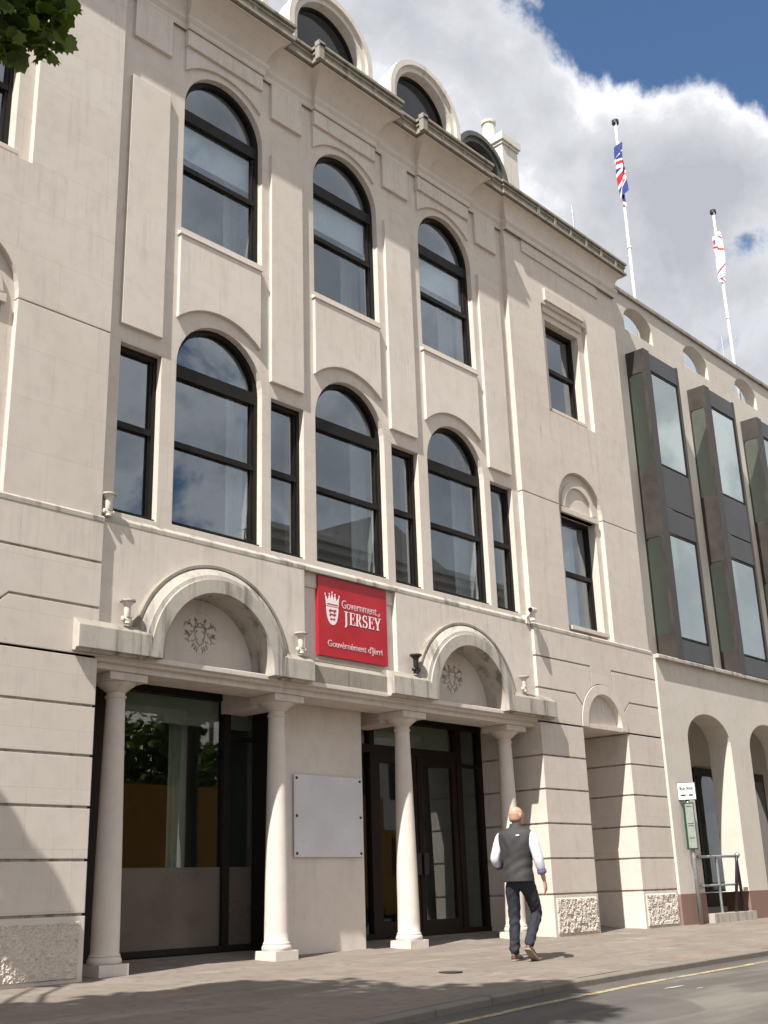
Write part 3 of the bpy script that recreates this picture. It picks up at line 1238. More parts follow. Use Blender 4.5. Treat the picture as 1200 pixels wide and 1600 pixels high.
def fascia(mb, xa, xb, y=CY, ends=(0, 0)):
    pr = [(.10, ZF0), (y + .07, ZF0 - .03), (y + .05, ZF0), (y, ZF0), (y, ZF1), (y + .02, ZF1 + .012), (y + .12, ZFT), (.10, ZFT + .01)]
    mb.loft([[(xa, yy, z) for yy, z in pr], [(xb, yy, z) for yy, z in pr]])


def canopy(c, xa, xb):
    zs, ri, ro = 3.34, .835, 1.19
    mb = MB()
    fascia(mb, xa, c - ri - .1705)
    fascia(mb, c + ri + .1705, xb)
    # ring section swept round the arch
    pr = [(ri, .36), (ri, CY), (ri + .17, CY), (ri + .172, CY + .022), (ri + .20, CY + .026), (ri + .23, CY + .03), (ri + .233, CY + .048), (ri + .30, CY + .085), (ro - .03, CY + .105), (ro - .028, CY + .09), (ro + .01, CY + .09), (ro + .01, .10), (ri + .1, .13)]
    rings = [[(c + r * 1.0, y, ZF0) for r, y in pr]]
    N = 40
    for i in range(N + 1):
        a = pi * i / N
        rings.append([(c + r * cos(a), y, zs + r * sin(a)) for r, y in pr])
    rings.append([(c - r, y, ZF0) for r, y in pr])
    mb.loft(rings)
    mb.bm.faces.ensure_lookup_table()
    for f_ in mb.bm.faces:
        q = f_.calc_center_median()
        r_ = sqrt((q.x - c) ** 2 + (q.z - zs) ** 2)
        if r_ > ro - .035 and q.z > zs + .32 and abs(q.x - c) < ro + .05:
            f_.material_index = 1
        elif abs(f_.normal.z) > -1 and q.z > ZF1 + .004 and q.z < ZFT + .03 and abs(q.x - c) > ro:
            f_.material_index = 1
    cn = obj("canopy", mb, [STONE_W, STONE_G], OB, smooth=30)
    mb = MB()
    mb.prism(arch(c, ri + .02, 3.29, zs), .30, .38)
    mb.box(c - ri + .002, c + ri - .002, .03, .32, 3.285, 3.318)
    ty = obj("tympanum", mb, STONE_P, cn)
    # worn relief of a crest: three small lions within a shield shape, a crown over them
    mb = MB()
    rnd = random.Random(5)

    def stroke(pts, w):
        for (x0, z0), (x1, z1) in zip(pts[:-1], pts[1:]):
            dx, dz = x1 - x0, z1 - z0
            L = sqrt(dx * dx + dz * dz) or 1
            nx, nz_ = -dz / L * w / 2, dx / L * w / 2
            mb.prism([(x0 + nx, z0 + nz_), (x0 - nx, z0 - nz_), (x1 - nx, z1 - nz_), (x1 + nx, z1 + nz_)], .292, .305)
    cz = 3.73
    mb.prism([(c + .27 * cos(2 * pi * k / 32), cz + .03 + .26 * sin(2 * pi * k / 32)) for k in range(32)], .2996, .303)
    half_strokes = []
    for q in range(30):
        x_, z_ = rnd.uniform(.02, .20), rnd.uniform(-.18, .17)
        a_, L_ = rnd.uniform(-1.5, 1.5), rnd.uniform(.03, .075)
        p1 = (x_ + L_ * .55 * cos(a_), z_ + L_ * .55 * sin(a_))
        a2 = a_ + rnd.choice((-1, 1)) * rnd.uniform(.5, 1.3)
        p2 = (p1[0] + L_ * .5 * cos(a2), p1[1] + L_ * .5 * sin(a2))
        half_strokes.append(([(x_, z_), p1, p2], rnd.uniform(.006, .015)))
    half_strokes.append(([(.0, -.15), (.05, -.10), (.075, -.02), (.075, .08), (.0, .08)], .010))
    half_strokes.append(([(.0, .13), (.03, .12), (.07, .13), (.08, .19)], .009))
    for pts_, w_ in half_strokes:
        for sg in (-1, 1):
            stroke([(c + sg * px_, cz + .03 + pz_) for px_, pz_ in pts_], w_)
    mb.bm.faces.ensure_lookup_table()
    for f_ in mb.bm.faces:
        f_.material_index = 1 if min(v.co.y for v in f_.verts) > .298 else 0
    obj("worn_crest", mb, [CRESTM, STONE_P], ty)
    return cn


canopy(8.53, 6.58, 10.06)
canopy(13.36, 11.57, 15.48)
mb = MB()
fascia(mb, 10.04, 11.60, .005)
obj("canopy_link", mb, STONE_G, OB)


# --- dormers
def dormer(c, y0, half, zs, zb, depth, mat=None):
    mb = MB()
    outer = arch(c, half, zb, zs, n=28)
    inner = arch(c, half - .17, zb, zs, n=28)
    mb.prism(outer, y0, y0 + .30, [[(x, max(z, zb + .3)) for x, z in inner]])
    # vault running back
    rings = []
    for y in (y0 + .28, y0 + depth):
        rings.append([(x, y, z) for x, z in arch(c, half - .05, zb, zs - .02, n=28)])
    mb.loft(rings)
    # raised rim round the face
    ri, ro = half - .06, half + .05
    ring = [(c + ro * cos(pi * i / 28), zs + ro * sin(pi * i / 28)) for i in range(29)] + [(c - ro, zb), (c - ri, zb)] + \
           [(c + ri * cos(pi - pi * i / 28), zs + ri * sin(pi - pi * i / 28)) for i in range(29)] + [(c + ri, zb), (c + ro, zb)]
    mb.prism(ring, y0 - .06, y0 + .06)
    d = obj("dormer", mb, mat or DORMER, OB, loc=(c, y0, zb))
    mb = MB()
    ow = arch(c, half - .15, zb + .25, zs, n=28)
    iw = arch(c, half - .22, zb + .33, zs, n=28)
    mb.prism(ow, y0 + .17, y0 + .24, [iw])
    mb.box(c - half + .2, c + half - .2, y0 + .17, y0 + .235, zs - .30, zs - .22)
    fr = obj("dormer_window", mb, FRAME, d)
    mb = MB()
    mb.prism(arch(c, half - .19, zb + .3, zs, n=28), y0 + .20, y0 + .21)
    obj("pane", mb, GLASS_D, fr)
    return d


d1 = dormer(8.76, .5, .93, 14.28, 12.9, 3.5)
dup(d1, OB, (BX, 0, 0))
dup(d1, OB, (BX * 2, 0, 0))
dormer(17.38, 2.0, .87, 15.60, 13.0, 3.0, simple("dark_lead", (0.085, 0.088, 0.080), 0.6, var=0.25))
# chimney
mb = MB()
mb.box(19.14, 19.74, 2.62, 3.45, 12.6, 17.58)
mb.box(19.11, 19.77, 2.59, 3.48, 17.58, 17.66)
mb.box(19.07, 19.81, 2.55, 3.52, 17.66, 17.86)
ch = obj("chimney", mb, DORMER, OB)
mb = MB()
mb.lathe([(.20, 17.86), (.17, 17.95), (.15, 18.42), (.18, 18.44), (.18, 18.52), (.13, 18.54), (.11, 18.54), (.10, 18.1)], (19.32, 3.1, 0), 20)
obj("chimney_pot", mb, DORMER, ch, smooth=40)
# lightning rods and thin aerials on the roofs
for i, (x, y, z0, z1) in enumerate(((18.5, .5, 13.0, 14.55), (25.95, .85, 12.8, 14.2))):
    mb = MB()
    mb.tube([(x, y, z0), (x, y, z1)], .018, 6)
    mb.tube([(x, y, z0), (x, y, z0 + .06)], .05, 8)
    o = obj("aerial_rod", mb, STEEL, loc=(x, y, z0))
    tag(o, ("thin grey aerial rod on the cream roof edge left of the flagpoles", "thin grey aerial rod beside the foot of the right-hand flagpole")[i], "aerial", "thin rods on the roofs")

# ------------------------------------------------------------------ the wing with oriels
WB = thing("oriel_wing", "buff wing with bronze oriel windows above an open arcade, right of the cream pavilion", "building", (22.5, .5, 0.0))
WX0, WX1, WY = 19.0, 40.0, -.045
AC = [20.80 + 2.60 * k for k in range(8)]
mb = MB()
mb.prism(rect(WX0, WX1, .5, 4.70), WY, .44, [[(c + x * .88, z) for x, z in [(-1, .505), (1, .505)]] + [(c + .88 * cos(pi * i / 20), 3.25 + .55 * sin(pi * i / 20)) for i in range(21)] for c in AC if c < 38.5])
obj("arcade_wall", mb, STONE_WING, WB)
mb = MB()
edges = [WX0] + [e for c in AC if c < 38.5 for e in (c - .88, c + .88)] + [WX1]
for a, b in zip(edges[0::2], edges[1::2]):
    mb.box(a - .006, b + .006, WY - .008, .446, -.3, .503)
each("arcade_plinth", mb, PLINTH, WB)
mb = MB()
pr = [(WY - .085, 4.70), (WY - .085, 4.76), (WY - .065, 4.775), (.6, 4.785), (.6, 4.70)]
mb.loft([[(WX0 - .005, y, z) for y, z in pr], [(WX1, y, z) for y, z in pr]])
obj("ledge", mb, STONE_W, WB)
OX = [19.74 + 2.67 * k for k in range(8)]
HC = [20.45 + 2.60 * k for k in range(8)]
mb = MB()
mb.prism(rect(WX0 - .2, WX1, 4.77, 12.84), .30, .58,
         [[(c - .60, 12.02), (c + .60, 12.02), (c + .60, 12.29)] + [(c + .60 * cos(pi * i / 16), 12.29 + .38 * sin(pi * i / 16)) for i in range(1, 17)] for c in HC if c < 39] +
         [rect(x + .06, x + 1.40, 5.0, 11.1) for x in OX if x < 38])
obj("parapet_wall", mb, STONE_WING, WB)
mb = MB()
mb.box(WX0 - .2, WX1, .24, .66, 12.84, 12.90)
mb.box(WX0 - .2, WX1, .26, .64, 12.90, 12.95)
obj("coping", mb, STONE_G, WB)
# roof terrace behind the parapet and its glass guard
mb = MB()
mb.box(WX0, WX1, .74, 9, 11.45, 11.6)
obj("terrace", mb, SLATE, WB)
mb = MB()
for k in range(9):
    mb.box(19.3 + 2.0 * k, 21.28 + 2.0 * k, 1.20, 1.215, 13.0, 13.98)
each("glass_guard", mb, GLASS_B, WB)
mb = MB()
for k in range(16):
    mb.box(19.8 + 1.2 * k, 19.84 + 1.2 * k, 2.0, 2.04, 11.6, 13.15)
for z in (12.75, 12.95, 13.15):
    mb.box(19.2, WX1, 2.005, 2.035, z - .018, z + .018)
obj("terrace_rail", mb, STEEL, WB)
# arcade walk behind
mb = MB()
mb.box(WX0, WX1, 2.9, 3.0, -.3, 4.7)
mb.box(WX0 - .02, WX0 + .1, .5, 3.0, -.3, 4.7)
obj("arcade_back_wall", mb, STONE_WING, WB)
mb = MB()
mb.box(WX0, WX1, .55, 3.0, 4.45, 4.55)
obj("arcade_ceiling", mb, STONE_WING, WB)
mb = MB()
mb.box(WX0, WX1, .3, 3.0, -.3, .13)
obj("arcade_floor", mb, STONE_W, WB)
for c in AC[1:7]:
    mb = MB()
    mb.box(c - .55, c + .65, 2.82, 2.92, .13, 3.3)
    dd = obj("arcade_door", mb, FRAME2, WB)
    mb = MB()
    mb.box(c - .42, c + .52, 2.80, 2.835, .5, 3.1)
    obj("pane", mb, GLASS_G, dd)
    mb = MB()
    mb.box(c - 1.3, c - .8, 2.85, 2.92, 1.3, 2.5)
    obj("wall_plate", mb, DARKM, WB)


def oriel(x):
    q = -.115
    xr = x + 1.46
    mb = MB()
    # side cheek with two round-cornered slots (plane x)
    def rr(y0, y1, z0, z1, r=.07, n=5):
        pts = []
        for cx_, cz_, a0 in ((y1 - r, z0 + r, -pi / 2), (y1 - r, z1 - r, 0), (y0 + r, z1 - r, pi / 2), (y0 + r, z0 + r, pi)):
            for i in range(n + 1):
                a = a0 + pi / 2 * i / n
                pts.append((cx_ + r * cos(a), cz_ + r * sin(a)))
        return pts
    slots = [rr(-.062, .28, 8.75, 10.85), rr(-.062, .28, 5.28, 7.26)]
    mb.prism([(q, 4.775), (.31, 4.775), (.31, 11.37), (q, 11.37)], x, x + .05, slots, fn=lambda a, b, t: (t, a, b))
    mb.box(xr - .05, xr, q, .31, 4.775, 11.37)
    # corner posts, top and bottom
    mb.box(x + .001, x + .235, q - .012, q + .05, 4.775, 11.37)
    mb.box(xr - .07, xr - .001, q - .012, q + .05, 4.775, 11.37)
    mb.box(x + .002, xr - .002, q + .03, .31, 11.33, 11.368)
    mb.box(x + .002, xr - .002, q + .03, .31, 4.777, 4.815)
    o = obj("oriel", mb, BRONZE, WB, loc=(x, 0, 4.775))
    mb = MB()
    for z0, z1 in ((10.94, 11.33), (7.91, 8.79), (7.37, 7.88), (4.79, 5.18)):
        mb.box(x + .237, xr - .072, q - .002, q + .03, z0, z1)
    each("spandrel", mb, GREYP, o)
    mb = MB()
    for z0, z1 in ((8.81, 10.92), (5.20, 7.35)):
        band(rect(x + .236, xr - .071, z0, z1), rect(x + .275, xr - .11, z0 + .035, z1 - .035), q + .004, q + .04, mb)
    each("frame", mb, FRAME, o)
    mb = MB()
    for z0, z1 in ((8.81, 10.92), (5.20, 7.35)):
        mb.box(x + .27, xr - .105, q + .018, q + .026, z0 + .03, z1 - .03)
    each("pane", mb, GLASS_W, o)
    mb = MB()
    for s in slots:
        mb.prism(s, x + .022, x + .03, fn=lambda a, b, t: (t, a, b))
    each("side_pane", mb, GLASS_C, o)
    return o


o0 = oriel(OX[0])
for k in range(1, 7):
    dup(o0, WB, (2.67 * k, 0, 0))
mb = MB()
mb.box(WX0, WX1, 4.5, 4.6, 4.8, 11.4)
for x in OX:
    mb.box(x + 1.95, x + 2.05, .75, 4.5, 4.8, 11.4)
each("room_wall", mb, ROOM, WB)
mb = MB()
mb.box(WX0, WX1, .75, 4.5, 4.6, 4.79)
mb.box(WX0, WX1, .75, 4.5, 8.1, 8.2)
each("floor_slab", mb, ROOMD, WB)
mb = MB()
mb.box(WX0, WX1, .75, 4.5, 7.75, 7.8)
mb.box(WX0, WX1, .75, 4.5, 11.35, 11.4)
each("ceiling", mb, CEIL, WB)
# step and handrail in the first arch
mb = MB()
mb.box(19.93, 21.62, -.17, .45, -.3, .145)
o = obj("doorstep", mb, STONE_W, loc=(20.8, 0, 0))
tag(o, "low stone doorstep in the first arch of the arcade under a steel handrail", "step")
hr = thing("handrail", "grey steel handrail with two bars standing on the doorstep in the first arch", "handrail", (20.5, -.08, .145))
mb = MB()
mb.tube([(19.72, -.08, 1.13), (21.20, -.08, 1.14)], .026)
mb.tube([(21.19, -.11, 1.14), (21.24, -.11, 1.17)], .05)
obj("top_rail", mb, STEEL, hr, smooth=True)
mb = MB()
mb.tube([(19.72, -.08, .63), (21.16, -.08, .63)], .02)
obj("middle_rail", mb, STEEL, hr, smooth=True)
for p in (((20.42, -.08, .14), (20.42, -.08, 1.12)),):
    mb = MB()
    mb.tube(p, .024)
    mb.lathe([(.06, .14), (.06, .155)], (20.42, -.08, 0), 12)
    obj("post", mb, STEEL, hr, smooth=40)
for xb in (20.96, 21.30):
    mb = MB()
    mb.tube([(xb, -.08, .14), (21.19, -.10, 1.02), (21.2, -.10, 1.15)], .03)
    obj("post", mb, DARKM, hr, smooth=True)

# ------------------------------------------------------------------ the red sign
SG = thing("wall_sign", "red square sign with white crest and lettering, fixed between the two arched canopies", "sign", (11.0, .1, 3.70))
sx0, sx1, sz0, sz1 = 10.34, 11.69, 3.70, 4.785
sy = .085
mb = MB()
mb.box(sx0, sx1, sy, sy + .05, sz0, sz1)
obj("sign_panel", mb, RED, SG)
SWd, SHt = sx1 - sx0, sz1 - sz0


def U(u, v):
    return sx0 + u * SWd, sz1 - v * SHt


def text_mesh(body, size, font_shear=0.0, bold=0.0):
    cu_ = bpy.data.curves.new("txt", 'FONT')
    cu_.body = body
    cu_.size = size
    cu_.shear = font_shear
    cu_.offset = bold
    cu_.extrude = 0.0015
    to = bpy.data.objects.new("txt", cu_)
    COL.objects.link(to)
    dg = bpy.context.evaluated_depsgraph_get()
    me = bpy.data.meshes.new_from_object(to.evaluated_get(dg))
    bpy.data.objects.remove(to)
    return me


def put_text(mb, body, x0, x1, zbase, size, y, bold=0.0, shear=0.0, M2=None):
    me = text_mesh(body, size, shear, bold)
    xs = [v.co.x for v in me.vertices]
    a, b = min(xs), max(xs)
    s = (x1 - x0) / (b - a)
    T = Matrix.Translation((x0, y, zbase)) @ Matrix.Rotation(pi / 2, 4, 'X') @ Matrix.Diagonal((s, 1, 1, 1)) @ Matrix.Translation((-a, 0, 0))
    mb.add_mesh(me, (M2 @ T) if M2 else T)
    bpy.data.meshes.remove(me)


LY = sy - .003
mb = MB()
xa, zb_ = U(.33, .36)
xb, _ = U(.845, .36)
put_text(mb, "Government", xa, xb, zb_, .165, LY, .001)
xa, zb_ = U(.86, .375)
xb, _ = U(.90, .375)
put_text(mb, "of", xa, xb, zb_, .075, LY, 0, .2)
xa, zb_ = U(.125, .875)
xb, _ = U(.915, .875)
put_text(mb, "Gouv\u00e8rn\u00e9ment d'J\u00e8rri", xa, xb, zb_, .125, LY, .001)
obj("small_lettering", mb, simple("sign_pale_pink", (0.62, 0.44, 0.46), 0.5, var=0.03), SG)


# JERSEY in roman capitals
def ribbon(mb, pts, ws, y0, y1):
    L, Rr = [], []
    for i, (x, z) in enumerate(pts):
        xa_, za_ = pts[max(i - 1, 0)]
        xb_, zb2 = pts[min(i + 1, len(pts) - 1)]
        dx, dz = xb_ - xa_, zb2 - za_
        l = sqrt(dx * dx + dz * dz)
        w = ws[i] if isinstance(ws, list) else ws
        L.append((x - dz / l * w / 2, z + dx / l * w / 2))
        Rr.append((x + dz / l * w / 2, z - dx / l * w / 2))
    mb.prism(L + Rr[::-1], y0, y1)


def capital_letter(mb, ch, x, z, w, h):
    st, th = w * .235, h * .055
    y = [LY - .001]

    def B(a, b, c, d):
        y[0] -= .0001
        mb.box(x + a, x + b, y[0], LY + .002, z + c, z + d)
    if ch == 'J':
        B(w * .42, w * .42 + st, -h * .10, h)
        B(w * .2, w * .86, h - th, h)
        y[0] -= .0001
        ribbon(mb, [(x + w * .53, z - h * .08), (x + w * .45, z - h * .2), (x + w * .28, z - h * .25)], [st, st * .8, st * .5], y[0], LY + .002)
    elif ch == 'E':
        B(w * .12, w * .12 + st, 0, h)
        B(0, w * .86, h - th, h)
        B(0, w * .92, 0, th)
        B(w * .2, w * .66, h * .48, h * .48 + th)
        B(w * .80, w * .86, h * .76, h)
        B(w * .86, w * .92, 0, h * .27)
        B(w * .61, w * .67, h * .38, h * .65)
    elif ch == 'R':
        B(w * .10, w * .10 + st, 0, h)
        B(-.02 * w, w * .46, 0, th)
        B(-.02 * w, w * .5, h - th, h)
        y[0] -= .0001
        ribbon(mb, [(x + w * .48, z + h * .975), (x + w * .66, z + h * .93), (x + w * .73, z + h * .75), (x + w * .66, z + h * .57), (x + w * .46, z + h * .50), (x + w * .28, z + h * .50)],
               [th, st * .7, st, st * .7, th, th], y[0], LY + .002)
        y[0] -= .0001
        ribbon(mb, [(x + w * .48, z + h * .5), (x + w * .82, z + h * .04), (x + w * 1.02, z)], [st * .8, st * 1.0, th], y[0], LY + .002)
    elif ch == 'S':
        pts = []
        for i in range(15):
            a = radians(35 + 235 * i / 14)
            pts.append((x + w * .47 + w * .30 * cos(a), z + h * .74 + h * .235 * sin(a)))
        for i in range(1, 15):
            a = radians(90 - 235 * i / 14)
            pts.append((x + w * .47 + w * .33 * cos(a), z + h * .26 + h * .235 * sin(a)))
        ws = [st * (.45 + .55 * sin(pi * i / 28) ** 2) for i in range(len(pts))]
        ribbon(mb, pts, ws, y[0] - .0002, LY + .002)
        B(w * .70, w * .76, h * .72, h)
        B(w * .14, w * .20, 0, h * .28)
    elif ch == 'Y':
        B(w * .40, w * .40 + st, 0, h * .48)
        B(w * .24, w * .80, 0, th)
        y[0] -= .0001
        ribbon(mb, [(x + w * .10, z + h * .98), (x + w * .5, z + h * .40)], st, y[0], LY + .002)
        y[0] -= .0001
        ribbon(mb, [(x + w * .92, z + h * .98), (x + w * .56, z + h * .42)], st * .45, y[0], LY + .002)
        B(-.06 * w, w * .34, h - th, h)
        B(w * .70, w * 1.1, h - th, h)


mb = MB()
xa, zb_ = U(.345, .555)
xb, zt_ = U(.905, .395)
cw = (xb - xa) / 6
for i, ch_ in enumerate("JERSEY"):
    capital_letter(mb, ch_, xa + cw * i, zb_, cw * .93, zt_ - zb_)
obj("large_lettering", mb, SIGNW, SG)
# crest: crown over a shield with three small lions
mb = MB()


def UP(l):
    return [U(u, v) for u, v in l]


sh = [(.115, .375), (.275, .375)]
for i in range(13):
    t_ = i / 12
    sh.append((.195 + .085 * cos(t_ * pi * .5) ** .8 if t_ < 1 else .195, .375 + .225 * sin(t_ * pi / 2)))
for i in range(13):
    t_ = 1 - i / 12
    sh.append((.195 - .085 * cos(t_ * pi * .5) ** .8 if t_ < 1 else .195, .375 + .225 * sin(t_ * pi / 2)))
seen = []
for q in sh:
    if q not in seen:
        seen.append(q)
mb.prism(UP(seen), LY, LY + .003)
crown = [(.11, .365), (.095, .225), (.135, .295), (.155, .215), (.175, .285), (.195, .195), (.215, .285), (.235, .215), (.255, .295), (.295, .225), (.28, .365)]
mb.prism(UP(crown), LY, LY + .003)
for u, v in ((.095, .22), (.155, .21), (.195, .185), (.235, .21), (.295, .22)):
    x, z = U(u, v)
    mb.lathe([(.012, LY), (.012, LY + .003)], (x, 0, z), 10, 'y')
crest = obj("crest", mb, SIGNW, SG)
mb = MB()
for v, s in ((.425, 1.0), (.475, .9), (.53, .7)):
    body = [(-.052, .0), (-.04, -.018), (.02, -.014), (.045, -.026), (.058, -.008), (.04, .006), (.03, .024), (.018, .024), (.016, .006), (-.02, .006), (-.03, .024), (-.044, .024)]
    mb.prism(UP([(.195 + a * s, v + b * s) for a, b in body]), LY - .0015, LY + .001)
mb.prism(UP([(.12, .335), (.27, .335), (.268, .35), (.122, .35)]), LY - .0015, LY + .001)
obj("crest_detail", mb, RED, crest)

# ------------------------------------------------------------------ notice board
NBd = thing("notice_board", "blank grey square panel screwed to the wall between the columns", "notice board", (11.0, .62, 1.17))
mb = MB()
mb.box(10.375, 11.655, .615, .632, 1.165, 2.205)
obj("panel", mb, BOARD, NBd)
for x in (10.42, 11.61):
    for z in (1.21, 1.68, 2.16):
        mb = MB()
        mb.lathe([(.015, .604), (.018, .608), (.018, .65)], (x, 0, z), 12, 'y')
        obj("screw", mb, DARKM, NBd)

# ------------------------------------------------------------------ lamps and camera on the facade
def spotlight(x, y, z, label, dark=False, aim=-1, s=0.85):
    m = DARKM if dark else LAMPW
    t_ = thing("spotlight", label, "spotlight", (x, y, z), "small spotlights on the facade")
    mb = MB()
    mb.lathe([(.05 * s, z), (.05 * s, z + .025)], (x, y, 0), 14)
    mb.tube([(x, y, z + .02), (x, y, z + .08 * s)], .018 * s, 8)
    mb.tube([(x - .05 * s, y, z + .05 * s), (x + .05 * s, y, z + .05 * s)], .03 * s, 10)
    obj("bracket", mb, m, t_, smooth=40)
    mb = MB()
    mb.lathe([(.035 * s, z + .08 * s), (.045 * s, z + .10 * s), (.048 * s, z + .24 * s), (.075 * s, z + .27 * s), (.085 * s, z + .30 * s), (.075 * s, z + .305 * s), (.06 * s, z + .28 * s)], (x, y, 0), 18)
    lh = obj("lamp_head", mb, m, t_, smooth=40)
    mb = MB()
    mb.lathe([(.09 * s, z + .285 * s), (.105 * s, z + .29 * s), (.105 * s, z + .315 * s), (.04 * s, z + .325 * s)], (x, y, 0), 18)
    obj("lamp_cap", mb, STONE_W if not dark else DARKM, lh, smooth=40)
    for sgn in (-1, 1):
        mb = MB()
        mb.lathe([(.03 * s, x + sgn * .05 * s), (.034 * s, x + sgn * .075 * s), (.015 * s, x + sgn * .09 * s)], (0, y, z + .06 * s), 12, 'x')
        obj("knob", mb, m, lh, smooth=40)


spotlight(6.97, .035, 4.86, "white spotlight at the corner of the ledge left of the narrow first window")
spotlight(7.22, -.06, 3.63, "white spotlight on the left end of the left arched canopy")
spotlight(9.88, -.06, 3.63, "white spotlight at the right foot of the left arched canopy beside the red sign")
spotlight(12.12, -.06, 3.63, "dark spotlight at the left foot of the right arched canopy", True)
spotlight(14.72, -.06, 3.63, "white spotlight at the right foot of the right arched canopy", s=.78)
cm = thing("security_camera", "small white security camera on the pavilion corner above the right canopy", "camera", (15.1, .0, 4.9))
mb = MB()
mb.box(15.04, 15.14, .03, .13, 4.80, 4.94)
mb.tube([(15.08, .05, 4.9), (15.02, -.10, 4.95)], .02, 8)
obj("bracket", mb, LAMPW, cm)
mb = MB()
mb.tube([(14.90, -.16, 4.97), (15.12, -.08, 5.0)], .05, 12)
mb.tube([(14.99, -.13, 4.80), (15.0, -.12, 4.93)], .045, 12)
obj("camera_body", mb, LAMPW, cm, smooth=40)
mb = MB()
mb.tube([(14.885, -.165, 4.968), (14.905, -.158, 4.971)], .036, 12)
obj("lens", mb, DARKM, cm)

# ------------------------------------------------------------------ bus stop
bsx, bsy = 19.42, -.16
BS = thing("bus_stop", "bus stop post with a white flag sign and a green timetable case beside the arcade", "bus stop", (bsx, bsy, zpave(bsx, bsy)))
mb = MB()
mb.tube([(bsx, bsy, -.1), (bsx, bsy, 2.35)], .038, 14)
obj("pole", mb, STEEL, BS, smooth=True)
RT = Matrix.Translation((bsx, bsy, 0)) @ Matrix.Rotation(radians(-62), 4, 'Z')
mb = MB()
mb.obox(RT @ Matrix.Translation((.0, -.052, 2.27)), .30, .02, .29)
sp = obj("flag_sign", mb, WHITEP, BS)
mb = MB()
mb.obox(RT @ Matrix.Translation((.0, -.045, 2.27)), .325, .02, .312)
obj("sign_rim", mb, simple("blue_rim", (.06, .07, .12), .4), sp)
mb = MB()
put_text(mb, "Bus Stop", -.12, .12, 2.30, .075, -.0645, .002, 0, RT)
for i, (a, b) in enumerate(((-.11, -.02), (.03, .11))):
    mb.obox(RT @ Matrix.Translation(((a + b) / 2, -.0635, 2.20)), b - a, .003, .03)
obj("sign_lettering", mb, DARKM, sp)
mb = MB()
mb.obox(RT @ Matrix.Translation((.0, -.055, 1.66)), .195, .04, .82)
case = obj("timetable_case", mb, GREEN, BS)
mb = MB()
mb.obox(RT @ Matrix.Translation((.012, -.077, 1.66)), .14, .006, .77)
obj("timetable", mb, POSTER, case)
mb = MB()
for z in (2.0, 1.70, 1.66, 1.45):
    mb.obox(RT @ Matrix.Translation((.012, -.081, z)), .10, .002, .012)
obj("timetable_print", mb, DARKM, case)
for z in (1.30, 1.98):
    mb = MB()
    mb.lathe([(.05, z - .02), (.05, z + .02)], (bsx, bsy, 0), 14)
    obj("clamp", mb, STEEL, BS)


# ------------------------------------------------------------------ flagpoles and flags
def flagpole(x, y, z1, label):
    t_ = thing("flagpole", label, "flagpole", (x, y, 11.45), "white flagpoles on the wing roof")
    mb = MB()
    mb.tube([(x, y, 11.45), (x, y, 14.2), (x, y, z1)], [.050, .042, .030], 12)
    for z in (13.3, 14.9):
        mb.tube([(x, y, z), (x, y, z + .05)], .052, 14)
    obj("pole", mb, WHITEP, t_, smooth=True)
    mb = MB()
    mb.lathe([(.04, z1 - .02), (.085, z1), (.085, z1 + .09), (.05, z1 + .12), (.02, z1 + .14)], (x, y, 0), 16)
    obj("truck_cap", mb, DARKM, t_, smooth=40)
    mb = MB()
    mb.tube([(x - .06, y - .05, 12.7), (x - .055, y - .05, z1)], .006, 5)
    obj("halyard", mb, WHITEP, t_)


flagpole(21.45, .82, 18.40, "tall white flagpole with the union flag, nearer the cream building")
flagpole(26.45, .82, 18.15, "tall white flagpole with the white and red flag, at the right edge")


def flag(name, x, y, ztop, hoist, fly, fn, label, side, mats, seed, spread=.30):
    """limp cloth: the hoist edge runs down the pole, the fly end hangs in folds"""
    mb = MB()
    nu, nv = 96, 64
    rnd = random.Random(seed)
    ph = [rnd.uniform(0, 6.28) for _ in range(4)]
    P = []
    for i in range(nu + 1):
        u = i / nu
        row = []
        for j in range(nv + 1):
            v = j / nv                       # 0 top of the hoist
            # the cloth runs out a little and mostly drops
            fall = u * (fly * (0.30 + 0.10 * v)) * (0.6 + .4 * u)
            z = ztop - v * hoist * (1 - .05 * u) - fall
            out = spread * (u ** .55) * (1.0 - .45 * v * u) * (0.42 + .58 * sin(pi * min(1, .25 + .75 * (1 - (1 - v) * .55))))
            fold = .10 * sin(u * 13 + ph[0] + v * 1.6) * min(1, u * 4) + .045 * sin(u * 27 + ph[1] - v * 2.4)
            fx = x + side * (.05 + out + .035 * sin(u * 15 + ph[2] + v))
            row.append((fx, y - .06 + fold * .9, z))
        P.append(row)
    V = [[mb.bm.verts.new(p) for p in r] for r in P]
    for i in range(nu):
        for j in range(nv):
            fc = mb.bm.faces.new([V[i][j], V[i + 1][j], V[i + 1][j + 1], V[i][j + 1]])
            fc.material_index = fn((i + .5) / nu, (j + .5) / nv)
    o = obj(name, mb, mats, loc=(x, y, ztop), smooth=True, recalc=False)
    tag(o, label, "flag")
    return o


def union(u, v):
    x, y = (u - .5) * 2, (v - .5)               # x in -1..1, y in -.5...5
    if abs(x) < .10 or abs(y) < .10:
        return 2
    if abs(x) < .17 or abs(y) < .17:
        return 1
    d1_ = (y - x * .5) / sqrt(1.25)
    d2_ = (y + x * .5) / sqrt(1.25)
    s1 = .02 if x > 0 else -.02
    if abs(d1_ - s1) < .034 or abs(d2_ + s1) < .034:
        return 2
    if abs(d1_) < .09 or abs(d2_) < .09:
        return 1
    return 0


def saltire(u, v):
    x, y = (u - .5) * 1.67, (v - .5)
    if abs(x * .6 - y) < .030 or abs(x * .6 + y) < .030:
        return 1
    if abs(x) < .10 and -.40 < y < -.16:
        return 1 if abs(x) < .08 else 0
    return 0


